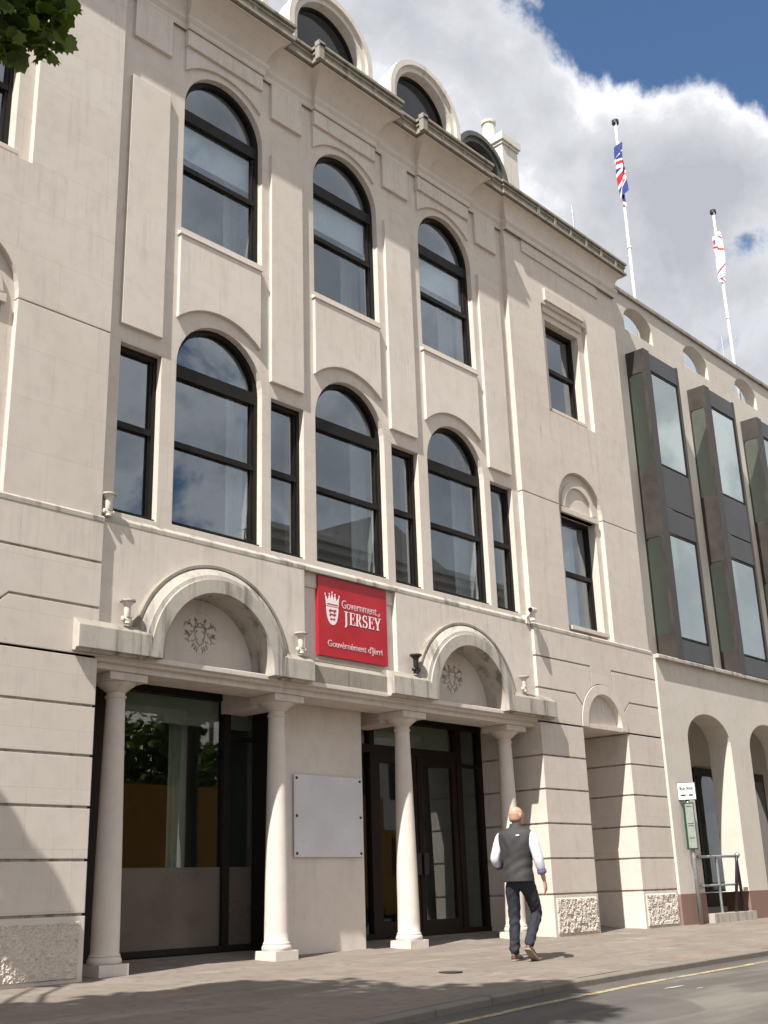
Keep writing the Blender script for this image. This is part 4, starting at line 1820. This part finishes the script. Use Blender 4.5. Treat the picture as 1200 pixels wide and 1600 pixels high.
flag("union_flag", 21.45, .82, 17.85, 1.05, 2.2, union, "limp union flag hanging on the nearer white flagpole", -1, [BLUEP, FWHITE, FRED], 3, .13)
flag("island_flag", 26.45, .82, 17.55, 1.0, 1.7, saltire, "limp white flag with red saltire hanging on the farther white flagpole", -1, [FWHITE, FRED], 8, .10)

# ------------------------------------------------------------------ trees
def leaf_shape():
    pts = []
    lob = [(0, 1.0), (.55, .72), (.95, .18), (.75, -.35), (.28, -.45)]
    base = [(0.0, -.55)]
    right = [(.0, 1.0), (.20, .66), (.50, .74), (.52, .44), (.90, .34), (.70, .02), (.72, -.32), (.26, -.38), (.0, -.52)]
    left = [(-x, y) for x, y in right[1:-1]][::-1]
    return right + left


LS = leaf_shape()


def make_tree(name, label, group, base, crown_c, crown_r, nleaf, leaf, seed, extra=(), near=()):
    rnd = random.Random(seed)
    t_ = thing(name, label, "tree", base, group)
    bx, by, bz = base
    C = Vector(crown_c)
    mb = MB()
    top = Vector((C.x, C.y, C.z + crown_r[2] * .4))
    fork = Vector((bx + (C.x - bx) * .25, by + (C.y - by) * .25, bz + (C.z - crown_r[2] - bz) * .85))
    mb.tube([(bx, by, bz - .2), (bx + .02, by, bz + .4), tuple((Vector(base) * .45 + fork * .55)), tuple(fork)], [.30, .23, .19, .17], 14)
    clumps = []
    tips = []
    n = 26
    for k in range(n):
        while True:
            d = Vector((rnd.uniform(-1, 1), rnd.uniform(-1, 1), rnd.uniform(-.85, 1)))
            if .35 < d.length < 1:
                break
        tip = C + Vector((d.x * crown_r[0], d.y * crown_r[1], d.z * crown_r[2])) * .92
        tips.append(tip)
    tips += [Vector(e_) for e_ in extra]
    for k, tip in enumerate(tips):
        m1 = fork.lerp(tip, .4) + Vector((rnd.uniform(-.3, .3), rnd.uniform(-.3, .3), rnd.uniform(.1, .6)))
        mb.tube([tuple(fork - Vector((0, 0, .1))), tuple(m1), tuple(fork.lerp(tip, .75) + Vector((0, 0, .2))), tuple(tip)], [.085, .05, .028, .01], 7)
        if k >= n:
            clumps.append((tip, .26, .10))
            continue
        clumps.append((tip, rnd.uniform(.55, 1.0), 1.0))
        clumps.append((fork.lerp(tip, .78), rnd.uniform(.5, .95), .8))
        for q in range(2):
            p2 = tip + Vector((rnd.uniform(-.8, .8), rnd.uniform(-.8, .8), rnd.uniform(-.7, .5)))
            mb.tube([tuple(fork.lerp(tip, .8)), tuple(p2)], [.02, .006], 5)
            clumps.append((p2, rnd.uniform(.35, .6), .5))
    for k, p in enumerate(near):
        p = Vector(p)
        st = fork.lerp(C, .5) if k == 0 else Vector(near[0])
        mb.tube([tuple(st), tuple(st.lerp(p, .5) + Vector((0, 0, .25 if k == 0 else .03))), tuple(p)], [.04, .02, .006] if k == 0 else [.012, .009, .004], 6)
        clumps.append((p, .185 if k < 7 else .12, .060 if k < 7 else .020))
    obj("trunk", mb, BARK, t_, smooth=True)
    verts, faces = [], []
    wsum = sum(c_[2] for c_ in clumps)
    for cpos, cr2, w in clumps:
        for q in range(int(nleaf * w / wsum)):
            while True:
                d = Vector((rnd.uniform(-1, 1), rnd.uniform(-1, 1), rnd.uniform(-1, 1)))
                if d.length < 1:
                    break
            p = cpos + d * cr2 * (1.0, 1.0)[0]
            s = (leaf if cr2 > .2 else .14) * rnd.uniform(.45, 1.3)
            yaw, tilt, rl = rnd.uniform(0, 6.28), rnd.uniform(-1.1, .5) - .25, rnd.uniform(-.7, .7)
            Rm = Matrix.Rotation(yaw, 3, 'Z') @ Matrix.Rotation(tilt, 3, 'X') @ Matrix.Rotation(rl, 3, 'Y')
            i0 = len(verts)
            for lx, ly in LS:
                bend = -.22 * (lx * lx + ly * ly)
                verts.append(tuple(p + Rm @ Vector((lx * s * .5, ly * s * .5, bend * s * .5))))
            faces.append(tuple(range(i0, i0 + len(LS))))
    me = bpy.data.meshes.new("crown")
    me.from_pydata(verts, [], faces)
    me.materials.append(LEAF)
    o = bpy.data.objects.new("crown", me)
    COL.objects.link(o)
    o.parent = t_
    o.location = -Vector(base)
    return t_


make_tree("street_tree", "leafy maple tree on the near pavement, its branch tips hanging into the top left corner", None,
          (-1.3, -4.3, zpave(-1.3, -4.3)), (-1.0, -5.35, 8.7), (3.1, 2.4, 2.5), 36000, .235, 11,
          extra=[(2.15, -1.22, 6.55), (1.7, -1.30, 6.5)], near=[(2.60, -5.1, 6.02), (2.72, -5.1, 5.95), (2.87, -5.1, 6.02), (2.79, -5.1, 5.78), (2.98, -5.1, 6.13), (2.67, -5.1, 5.76), (2.93, -5.1, 5.90), (2.55, -5.2, 5.9), (3.03, -5.1, 6.02), (2.84, -5.1, 5.72), (2.72, -5.1, 5.66)])
make_tree("street_tree", "bushy tree across the road, seen only as a reflection in the shop glass", "trees across the road",
          (24.5, -21, -.6), (24.5, -21, 5.2), (3.4, 2.6, 3.2), 4500, .42, 21)
make_tree("street_tree", "bushy tree across the road beside a pale building, seen only as a reflection", "trees across the road",
          (17.5, -22.5, -.6), (17.5, -22.5, 5.6), (3.4, 2.6, 3.4), 4500, .42, 33)

# ------------------------------------------------------------------ across the road (seen as reflections)
OP = thing("facing_building", "pale classical building with a pediment across the road, seen only as a reflection", "building", (37, -24, -.6))
mb = MB()
hs = []
for fl in range(4):
    for k in range(7):
        hs.append(rect(29.6 + 2.1 * k, 30.7 + 2.1 * k, 1.0 + 3.5 * fl, 3.1 + 3.5 * fl))
mb.prism(rect(28.5, 45.0, -.7, 14.6), -22, -21.6, hs)
mb.box(28.5, 45, -30, -22.3, -.7, 14.6)
obj("wall", mb, DORMER, OP)
mb = MB()
mb.box(28.3, 45.2, -22.0, -21.2, 14.2, 14.5)
mb.box(28.1, 45.4, -22.0, -20.95, 14.5, 14.75)
mb.prism([(31, 14.75), (40, 14.75), (35.5, 16.6)], -22.2, -21.15)
mb.box(28.4, 45.1, -22, -21.45, 11.0, 11.2)
obj("cornice", mb, DORMER, OP)
mb = MB()
mb.box(28.6, 44.9, -22.2, -22.1, -.5, 14.4)
obj("window_glass", mb, GREYP, OP)

VN = thing("delivery_van", "tall yellow lorry parked across the road, seen only as a reflection in the shop glass", "lorry", (17.5, -8.6, zroad(17.5, -8.6)))
vz = zroad(17.5, -8.6)
YV = simple("yellow_van_paint", (0.42, 0.21, 0.02), 0.35, var=0.06)
mb = MB()
mb.box(12.6, 22.4, -9.7, -7.6, vz + .75, vz + 3.45)
obj("cargo_box", mb, YV, VN)
mb = MB()
mb.prism([(22.5, vz + .55), (24.3, vz + .55), (24.3, vz + 1.5), (23.9, vz + 2.55), (22.5, vz + 2.65)], -9.6, -7.7)
cabo = obj("cab", mb, YV, VN)
mb = MB()
mb.prism([(22.8, vz + 1.5), (24.0, vz + 1.5), (23.75, vz + 2.4), (22.8, vz + 2.45)], -9.62, -7.68)
obj("side_window", mb, FRAME, cabo)
mb = MB()
mb.box(12.7, 24.2, -9.3, -8.0, vz + .45, vz + .76)
obj("chassis", mb, DARKM, VN)
for x in (14.2, 23.3):
    for y0 in (-9.7, -7.9):
        mb = MB()
        mb.lathe([(.18, y0), (.42, y0 + .02), (.45, y0 + .06), (.45, y0 + .22), (.42, y0 + .26), (.18, y0 + .26)], (x, 0, vz + .45), 24, 'y')
        obj("wheel", mb, DARKM, VN, smooth=40)

# ------------------------------------------------------------------ the walking man
SKIN = simple("skin", (0.50, 0.27, 0.185), 0.55, var=0.08, scale=30)
HAIR = simple("cropped_grey_hair", (0.40, 0.235, 0.170), 0.8, var=0.15, scale=120)
VEST = simple("charcoal_vest", (0.034, 0.032, 0.033), 0.75, var=0.25, scale=9, bump=0.8)
SHIRT = simple("white_shirt", (0.60, 0.59, 0.66), 0.8, var=0.08, scale=9, bump=0.9)
JEANS = simple("dark_jeans", (0.015, 0.017, 0.026), 0.85, var=0.35, scale=11, bump=0.9)
SHOE = simple("brown_shoe", (0.085, 0.040, 0.028), 0.5, var=0.2, scale=20)
SOLE = simple("pale_sole", (0.25, 0.19, 0.14), 0.8)
CUFF = simple("blue_cuff_lining", (0.10, 0.09, 0.22), 0.8)

MX, MY = 11.62, -1.98
MZ = zpave(MX, MY)
HEAD_ = radians(12)
PT = Matrix.Translation((MX, MY, MZ)) @ Matrix.Rotation(HEAD_, 4, 'Z')     # local +x forward, +y left
man = thing("person", "bald man in a dark vest, white shirt and dark jeans walking away along the pavement", "person", (MX, MY, MZ))


def skin_mesh(nodes, edges, sub=2, remesh=None, extra=None):
    """nodes: list of ((x,y,z), rx, ry)"""
    me = bpy.data.meshes.new("skin_src")
    me.from_pydata([n[0] for n in nodes], edges, [])
    o = bpy.data.objects.new("skin_src", me)
    COL.objects.link(o)
    sk = o.modifiers.new("s", 'SKIN')
    sk.use_smooth_shade = True
    sl = me.skin_vertices[0].data
    for i, n in enumerate(nodes):
        sl[i].radius = (n[1], n[2])
        sl[i].use_root = (i == 0)
    ss = o.modifiers.new("u", 'SUBSURF')
    ss.levels = sub
    ss.render_levels = sub
    dg = bpy.context.evaluated_depsgraph_get()
    out = bpy.data.meshes.new_from_object(o.evaluated_get(dg))
    bpy.data.objects.remove(o)
    if remesh:
        bmx = bmesh.new()
        bmx.from_mesh(out)
        if extra:
            extra(bmx)
        bmx.to_mesh(out)
        bmx.free()
        o = bpy.data.objects.new("rm", out)
        COL.objects.link(o)
        r = o.modifiers.new("r", 'REMESH')
        r.mode = 'VOXEL'
        r.voxel_size = remesh
        s2 = o.modifiers.new("sm", 'SMOOTH')
        s2.factor = .5
        s2.iterations = 3
        dg = bpy.context.evaluated_depsgraph_get()
        out2 = bpy.data.meshes.new_from_object(o.evaluated_get(dg))
        bpy.data.objects.remove(o)
        out = out2
    return out


def person_part(name, me, mat, parent=None):
    me.name = name
    me.materials.clear()
    me.materials.append(mat)
    me.transform(PT)
    me.transform(Matrix.Translation((-MX, -MY, -MZ)))
    me.polygons.foreach_set('use_smooth', [True] * len(me.polygons))
    o = bpy.data.objects.new(name, me)
    COL.objects.link(o)
    o.parent = parent or man
    return o


def ellipse_ring(c, rx, ry, n=24, tilt=(0, 0), sq=2.0):
    out = []
    for i in range(n):
        a = 2 * pi * i / n
        ca, sa = cos(a), sin(a)
        x = rx * (abs(ca) ** (2 / sq)) * (1 if ca >= 0 else -1)
        y = ry * (abs(sa) ** (2 / sq)) * (1 if sa >= 0 else -1)
        out.append((c[0] + x, c[1] + y, c[2] + tilt[0] * x + tilt[1] * y))
    return out


# joints
HIPL, HIPR = (-.01, .09, .93), (.0, -.09, .93)
KNL, ANL = (.035, .10, .50), (-.03, .10, .09)
KNR, ANR = (.21, -.115, .53), (-.06, -.10, .185)
SHL, SHR = (.0, .195, 1.42), (.0, -.195, 1.42)
ELL, WRL = (-.07, .275, 1.15), (.12, .25, 1.02)
ELR, WRR = (-.03, -.285, 1.14), (.07, -.30, .885)


def mid(a, b, t_):
    return tuple(a[i] + (b[i] - a[i]) * t_ for i in range(3))


nodes = [((0, 0, .95), .13, .16), ((0, 0, 1.10), .11, .14), ((.0, 0, 1.28), .12, .165), ((.0, 0, 1.41), .10, .16), ((.015, 0, 1.50), .058, .06), ((.03, 0, 1.57), .056, .058)]
edges = [(0, 1), (1, 2), (2, 3), (3, 4), (4, 5)]


def chain(start, pts):
    prev = start
    for p, r in pts:
        nodes.append((p, r, r))
        edges.append((prev, len(nodes) - 1))
        prev = len(nodes) - 1
    return prev


chain(0, [(HIPL, .088), (mid(HIPL, KNL, .5), .078), (KNL, .056), (mid(KNL, ANL, .35), .056), (ANL, .038), ((.06, .105, .05), .035), ((.15, .11, .035), .03)])
chain(0, [(HIPR, .088), (mid(HIPR, KNR, .5), .078), (KNR, .056), (mid(KNR, ANR, .35), .056), (ANR, .038), ((.0, -.105, .09), .035), ((.06, -.108, .045), .03)])
eL = chain(3, [(SHL, .062), (mid(SHL, ELL, .5), .047), (ELL, .038), (mid(ELL, WRL, .4), .038), (WRL, .026)])
eR = chain(3, [(SHR, .062), (mid(SHR, ELR, .5), .047), (ELR, .038), (mid(ELR, WRR, .4), .038), (WRR, .026)])


def hand_parts(bmx, wrist, d, palm_n, thumb_dir, curl=.35):
    """palm and five separate fingers, added to the mesh before it is fused"""
    d = Vector(d).normalized()
    nrm = Vector(palm_n).normalized()
    side = d.cross(nrm).normalized()
    w = Vector(wrist)
    tmp = MB()
    # palm
    rings = []
    for s, hw, ht in ((-.01, .026, .020), (.03, .034, .017), (.065, .040, .016), (.09, .040, .013)):
        c = w + d * s
        rings.append([c + side * hw * cos(2 * pi * k / 12) + nrm * ht * sin(2 * pi * k / 12) for k in range(12)])
    tmp.loft(rings)
    for off, L in ((-.030, .070), (-.010, .080), (.010, .075), (.030, .058)):
        p0 = w + d * .08 + side * off
        d1_ = (d + nrm * curl * .6).normalized()
        d2_ = (d + nrm * curl * 1.6).normalized()
        d3 = (d + nrm * curl * 3.0).normalized()
        p1 = p0 + d1_ * L * .45
        p2 = p1 + d2_ * L * .32
        p3 = p2 + d3 * L * .25
        tmp.tube([p0, p1, p2, p3], [.0092, .0088, .008, .0065], 8)
    sd_ = side * thumb_dir
    p0 = w + d * .025 + sd_ * .024
    p1 = p0 + (d * .5 + sd_ * .7 + nrm * .4).normalized() * .035
    p2 = p1 + (d * .9 + sd_ * .35 + nrm * .4).normalized() * .032
    p3 = p2 + (d + nrm * .4).normalized() * .022
    tmp.tube([p0, p1, p2, p3], [.014, .011, .0098, .008], 8)
    me_ = bpy.data.meshes.new("h")
    bmesh.ops.recalc_face_normals(tmp.bm, faces=tmp.bm.faces[:])
    tmp.bm.to_mesh(me_)
    tmp.bm.free()
    bmx.from_mesh(me_)
    bpy.data.meshes.remove(me_)


def head_parts(bmx):
    tmp = MB()
    hx, hz = .045, 1.645
    prof_ = [(-.118, .030, .030, .035), (-.105, .060, .050, .025), (-.08, .078, .060, .018), (-.045, .088, .067, .010), (0.0, .096, .074, .0), (.035, .098, .077, -.004), (.065, .092, .073, -.008), (.092, .072, .058, -.010), (.108, .045, .037, -.010), (.116, .015, .012, -.010)]
    rings = []
    for dz, rx, ry, fx in prof_:
        rings.append(ellipse_ring((hx + fx, 0, hz + dz), rx, ry, 24))
    tmp.loft(rings)
    # nose, brow, chin, ears
    tmp.loft([ellipse_ring((hx + .098, 0, hz + .018), .008, .009, 10), ellipse_ring((hx + .112, 0, hz - .012), .014, .014, 10), ellipse_ring((hx + .105, 0, hz - .03), .018, .019, 10), ellipse_ring((hx + .092, 0, hz - .034), .012, .012, 10)])
    for s in (-1, 1):
        tmp.loft([ellipse_ring((hx - .005, s * .074, hz - .035), .010, .006, 10), ellipse_ring((hx - .012, s * .083, hz - .010), .020, .009, 10), ellipse_ring((hx - .016, s * .086, hz + .018), .021, .009, 10), ellipse_ring((hx - .012, s * .080, hz + .034), .012, .006, 10)])
        tmp.loft([ellipse_ring((hx + .078, s * .034, hz + .022), .016, .022, 10), ellipse_ring((hx + .076, s * .034, hz + .036), .012, .018, 10)])
    tmp.loft([ellipse_ring((hx + .080, 0, hz - .066), .016, .022, 10), ellipse_ring((hx + .083, 0, hz - .056), .014, .022, 10)])
    me_ = bpy.data.meshes.new("h")
    bmesh.ops.recalc_face_normals(tmp.bm, faces=tmp.bm.faces[:])
    tmp.bm.to_mesh(me_)
    tmp.bm.free()
    # the head looks a little to his right
    me_.transform(Matrix.Translation((hx, 0, 0)) @ Matrix.Rotation(radians(-18), 4, 'Z') @ Matrix.Translation((-hx, 0, 0)))
    bmx.from_mesh(me_)
    bpy.data.meshes.remove(me_)


def body_extra(bmx):
    head_parts(bmx)
    hand_parts(bmx, WRR, (.25, -.04, -1), (.0, 1, .0), 1 if True else -1, .35)
    hand_parts(bmx, WRL, (1, -.05, -.5), (0, -1, -.2), -1, .45)


body_me = skin_mesh(nodes, edges, 2, .0065, body_extra)
body = person_part("body", body_me, SKIN)
# cropped hair: a cap on the back and sides of the skull
mb = MB()
hx, hz = .045, 1.645
rings = []
for dz, rx, ry, fx in ((-.058, .066, .066, -.024), (-.03, .075, .0725, -.022), (0.0, .080, .0768, -.021), (.03, .080, .079, -.021), (.045, .074, .0775, -.028)):
    rings.append(ellipse_ring((hx + fx, 0, hz + dz), rx, ry, 24))
mb.loft(rings)
me_ = bpy.data.meshes.new("hair")
bmesh.ops.recalc_face_normals(mb.bm, faces=mb.bm.faces[:])
mb.bm.to_mesh(me_)
me_.transform(Matrix.Translation((hx, 0, 0)) @ Matrix.Rotation(radians(-18), 4, 'Z') @ Matrix.Translation((-hx, 0, 0)))
person_part("hair", me_, HAIR)
for s in (-1, 1):
    mb = MB()
    mb.lathe([(.001, -.011), (.008, -.008), (.011, 0), (.008, .008), (.001, .011)], (hx + .085, s * .032, hz + .008), 12)
    me_ = bpy.data.meshes.new("eye")
    mb.bm.to_mesh(me_)
    me_.transform(Matrix.Translation((hx, 0, 0)) @ Matrix.Rotation(radians(-18), 4, 'Z') @ Matrix.Translation((-hx, 0, 0)))
    person_part("eye", me_, SIGNW)
# vest
def cloth(name, rings, mat, parent=None, sub=1, jitter=.004, seed=1):
    tmp = MB()
    rnd = random.Random(seed)
    tmp.loft([[(p[0] + rnd.uniform(-jitter, jitter), p[1] + rnd.uniform(-jitter, jitter), p[2]) for p in r] for r in rings])
    bmesh.ops.recalc_face_normals(tmp.bm, faces=tmp.bm.faces[:])
    me_ = bpy.data.meshes.new(name)
    tmp.bm.to_mesh(me_)
    tmp.bm.free()
    o = bpy.data.objects.new(name, me_)
    COL.objects.link(o)
    ss = o.modifiers.new("u", 'SUBSURF')
    ss.levels = sub
    dg = bpy.context.evaluated_depsgraph_get()
    out = bpy.data.meshes.new_from_object(o.evaluated_get(dg))
    bpy.data.objects.remove(o)
    return person_part(name, out, mat, parent)


vr = []
for z, rx, ry, cx_ in ((.885, .150, .186, -.005), (.89, .158, .196, -.005), (.95, .153, .188, -.005), (1.04, .145, .178, -.003), (1.12, .141, .180, 0), (1.20, .147, .196, 0), (1.28, .153, .210, -.004), (1.36, .150, .222, -.008), (1.42, .140, .230, -.008), (1.46, .126, .222, -.006), (1.487, .108, .190, .0), (1.502, .090, .130, .008), (1.51, .076, .085, .014), (1.545, .072, .076, .020), (1.56, .071, .075, .022), (1.56, .060, .064, .022), (1.50, .055, .058, .012)):
    vr.append(ellipse_ring((cx_, 0, z), rx, ry, 28, (-.06 if z > 1.47 else 0, 0), 2.3))
vest = cloth("vest", vr, VEST, jitter=.0025, sub=3)
for v in vest.data.vertices:
    x_, y_, z_ = v.co
    # soft drag folds across the small of the back and under the arms
    k = .006 * sin(z_ * 46 + y_ * 16 + 2.2 * sin(y_ * 9)) * max(0, 1 - abs(z_ - 1.07) / .17) + .004 * sin(z_ * 30 - abs(y_) * 42) * max(0, 1 - abs(z_ - 1.33) / .14)
    v.co += v.normal * k
mb = MB()
mb.obox(Matrix.Translation((-.147, -.085, 1.415)) @ Matrix.Rotation(radians(-8), 4, 'Y'), .004, .045, .018)
me_ = bpy.data.meshes.new("vest_badge")
mb.bm.to_mesh(me_)
person_part("badge", me_, SIGNW, vest)


def sleeve(name, A, B, Cc, ra, rb, rc, frac, mat):
    pts = [mid(A, (0, 0, A[2]), .25), A, mid(A, B, .35), mid(A, B, .7), B, mid(B, Cc, .35), mid(B, Cc, frac)]
    rs = [ra * .9, ra, (ra + rb) / 2 * 1.02, rb * 1.05, rb * 1.06, rc * 1.1, rc]
    pts = [Vector(p) for p in pts]
    rings = []
    up = Vector((1, 0, 0))
    for i, p in enumerate(pts):
        t_ = (pts[min(i + 1, len(pts) - 1)] - pts[max(i - 1, 0)]).normalized()
        up = (up - t_ * up.dot(t_)).normalized()
        w = t_.cross(up)
        rings.append([tuple(p + (up * cos(2 * pi * k / 14) + w * sin(2 * pi * k / 14)) * rs[i]) for k in range(14)])
    o = cloth(name, rings, mat, None, 1, .004, 4)
    # rolled cuff
    p = Vector(mid(B, Cc, frac))
    t_ = (Vector(Cc) - Vector(B)).normalized()
    up = t_.orthogonal().normalized()
    w = t_.cross(up)
    rr_ = []
    for s, r in ((-.022, rc * 1.05), (-.018, rc * 1.18), (.02, rc * 1.20), (.026, rc * 1.08), (.024, rc * .9)):
        rr_.append([tuple(p + t_ * s + (up * cos(2 * pi * k / 14) + w * sin(2 * pi * k / 14)) * r) for k in range(14)])
    cloth("cuff", rr_, CUFF if name == "sleeve" else mat, o, 1, .002, 2)
    return o


sleeve("sleeve", SHR, ELR, WRR, .078, .060, .050, .55, SHIRT)
sleeve("sleeve", SHL, ELL, WRL, .078, .060, .050, .5, SHIRT)
# jeans: one skinned garment
nodes_j = [((0, 0, .93), .15, .190), ((0, 0, 1.02), .148, .186)]
edges_j = [(0, 1)]
nodes_b, edges_b = nodes, edges
nodes, edges = nodes_j, edges_j
chain(0, [((-.01, .092, .88), .105), (mid(HIPL, KNL, .5), .092), (KNL, .074), (mid(KNL, ANL, .4), .071), (mid(KNL, ANL, .8), .064), ((ANL[0] - .005, ANL[1], .055), .068)])
chain(0, [((.005, -.092, .88), .105), (mid(HIPR, KNR, .5), .092), (KNR, .074), (mid(KNR, ANR, .4), .071), (mid(KNR, ANR, .8), .064), ((ANR[0] - .012, ANR[1], ANR[2] - .04), .068)])


def wrinkle(bmx):
    pass


jm = skin_mesh(nodes, edges, 2, .009, wrinkle)
rnd = random.Random(2)
for v in jm.vertices:
    z = v.co.z
    k = .0045 * sin(z * 58 + v.co.y * 55 + 3 * sin(v.co.x * 30)) * (1.0 if z < .58 and z > .40 or z < .20 else .30) + .003 * sin(z * 27 + v.co.x * 60 + v.co.y * 45) + .003 * sin(z * 90 - v.co.x * 40) * (1 if z < .24 else .2)
    v.co += v.normal * k
person_part("jeans", jm, JEANS)


def shoe(ank, toe, yaw_p):
    A, T = Vector(ank), Vector(toe)
    d = (T - A)
    L = .285
    fwd = Vector((d.x, d.y, d.z)).normalized()
    side_ = Vector((0, 1, 0))
    up = side_.cross(fwd).normalized() * -1
    if up.z < 0:
        up = -up
    heel = A
    rings, soles = [], []
    for s, w, h in ((-.035, .020, .05), (-.02, .034, .075), (.03, .038, .085), (.09, .040, .075), (.15, .047, .055), (.20, .047, .043), (.235, .036, .032), (.255, .014, .018)):
        c = heel + fwd * s
        ring = []
        for k in range(14):
            a = 2 * pi * k / 14
            hh = h * max(0, sin(a)) + .004 * min(0, sin(a))
            ring.append(tuple(c + side_ * w * cos(a) + up * hh))
        rings.append(ring)
        soles.append([tuple(c + side_ * (w + .004) * cos(2 * pi * k / 14) + up * (-.012 + .012 * (1 if sin(2 * pi * k / 14) > 0 else 0) * 1 - .010 * (sin(2 * pi * k / 14) < 0))) for k in range(14)])
    o = cloth("shoe", rings, SHOE, None, 1, 0)
    cloth("sole", soles, SOLE, o, 0, 0)


shoe((-.05, .105, .022), (.2, .115, .022), 0)
shoe((-.085, -.10, .135), (.115, -.108, .005), 0)

for o in bpy.data.objects:
    if '_w' in o:
        del o['_w']
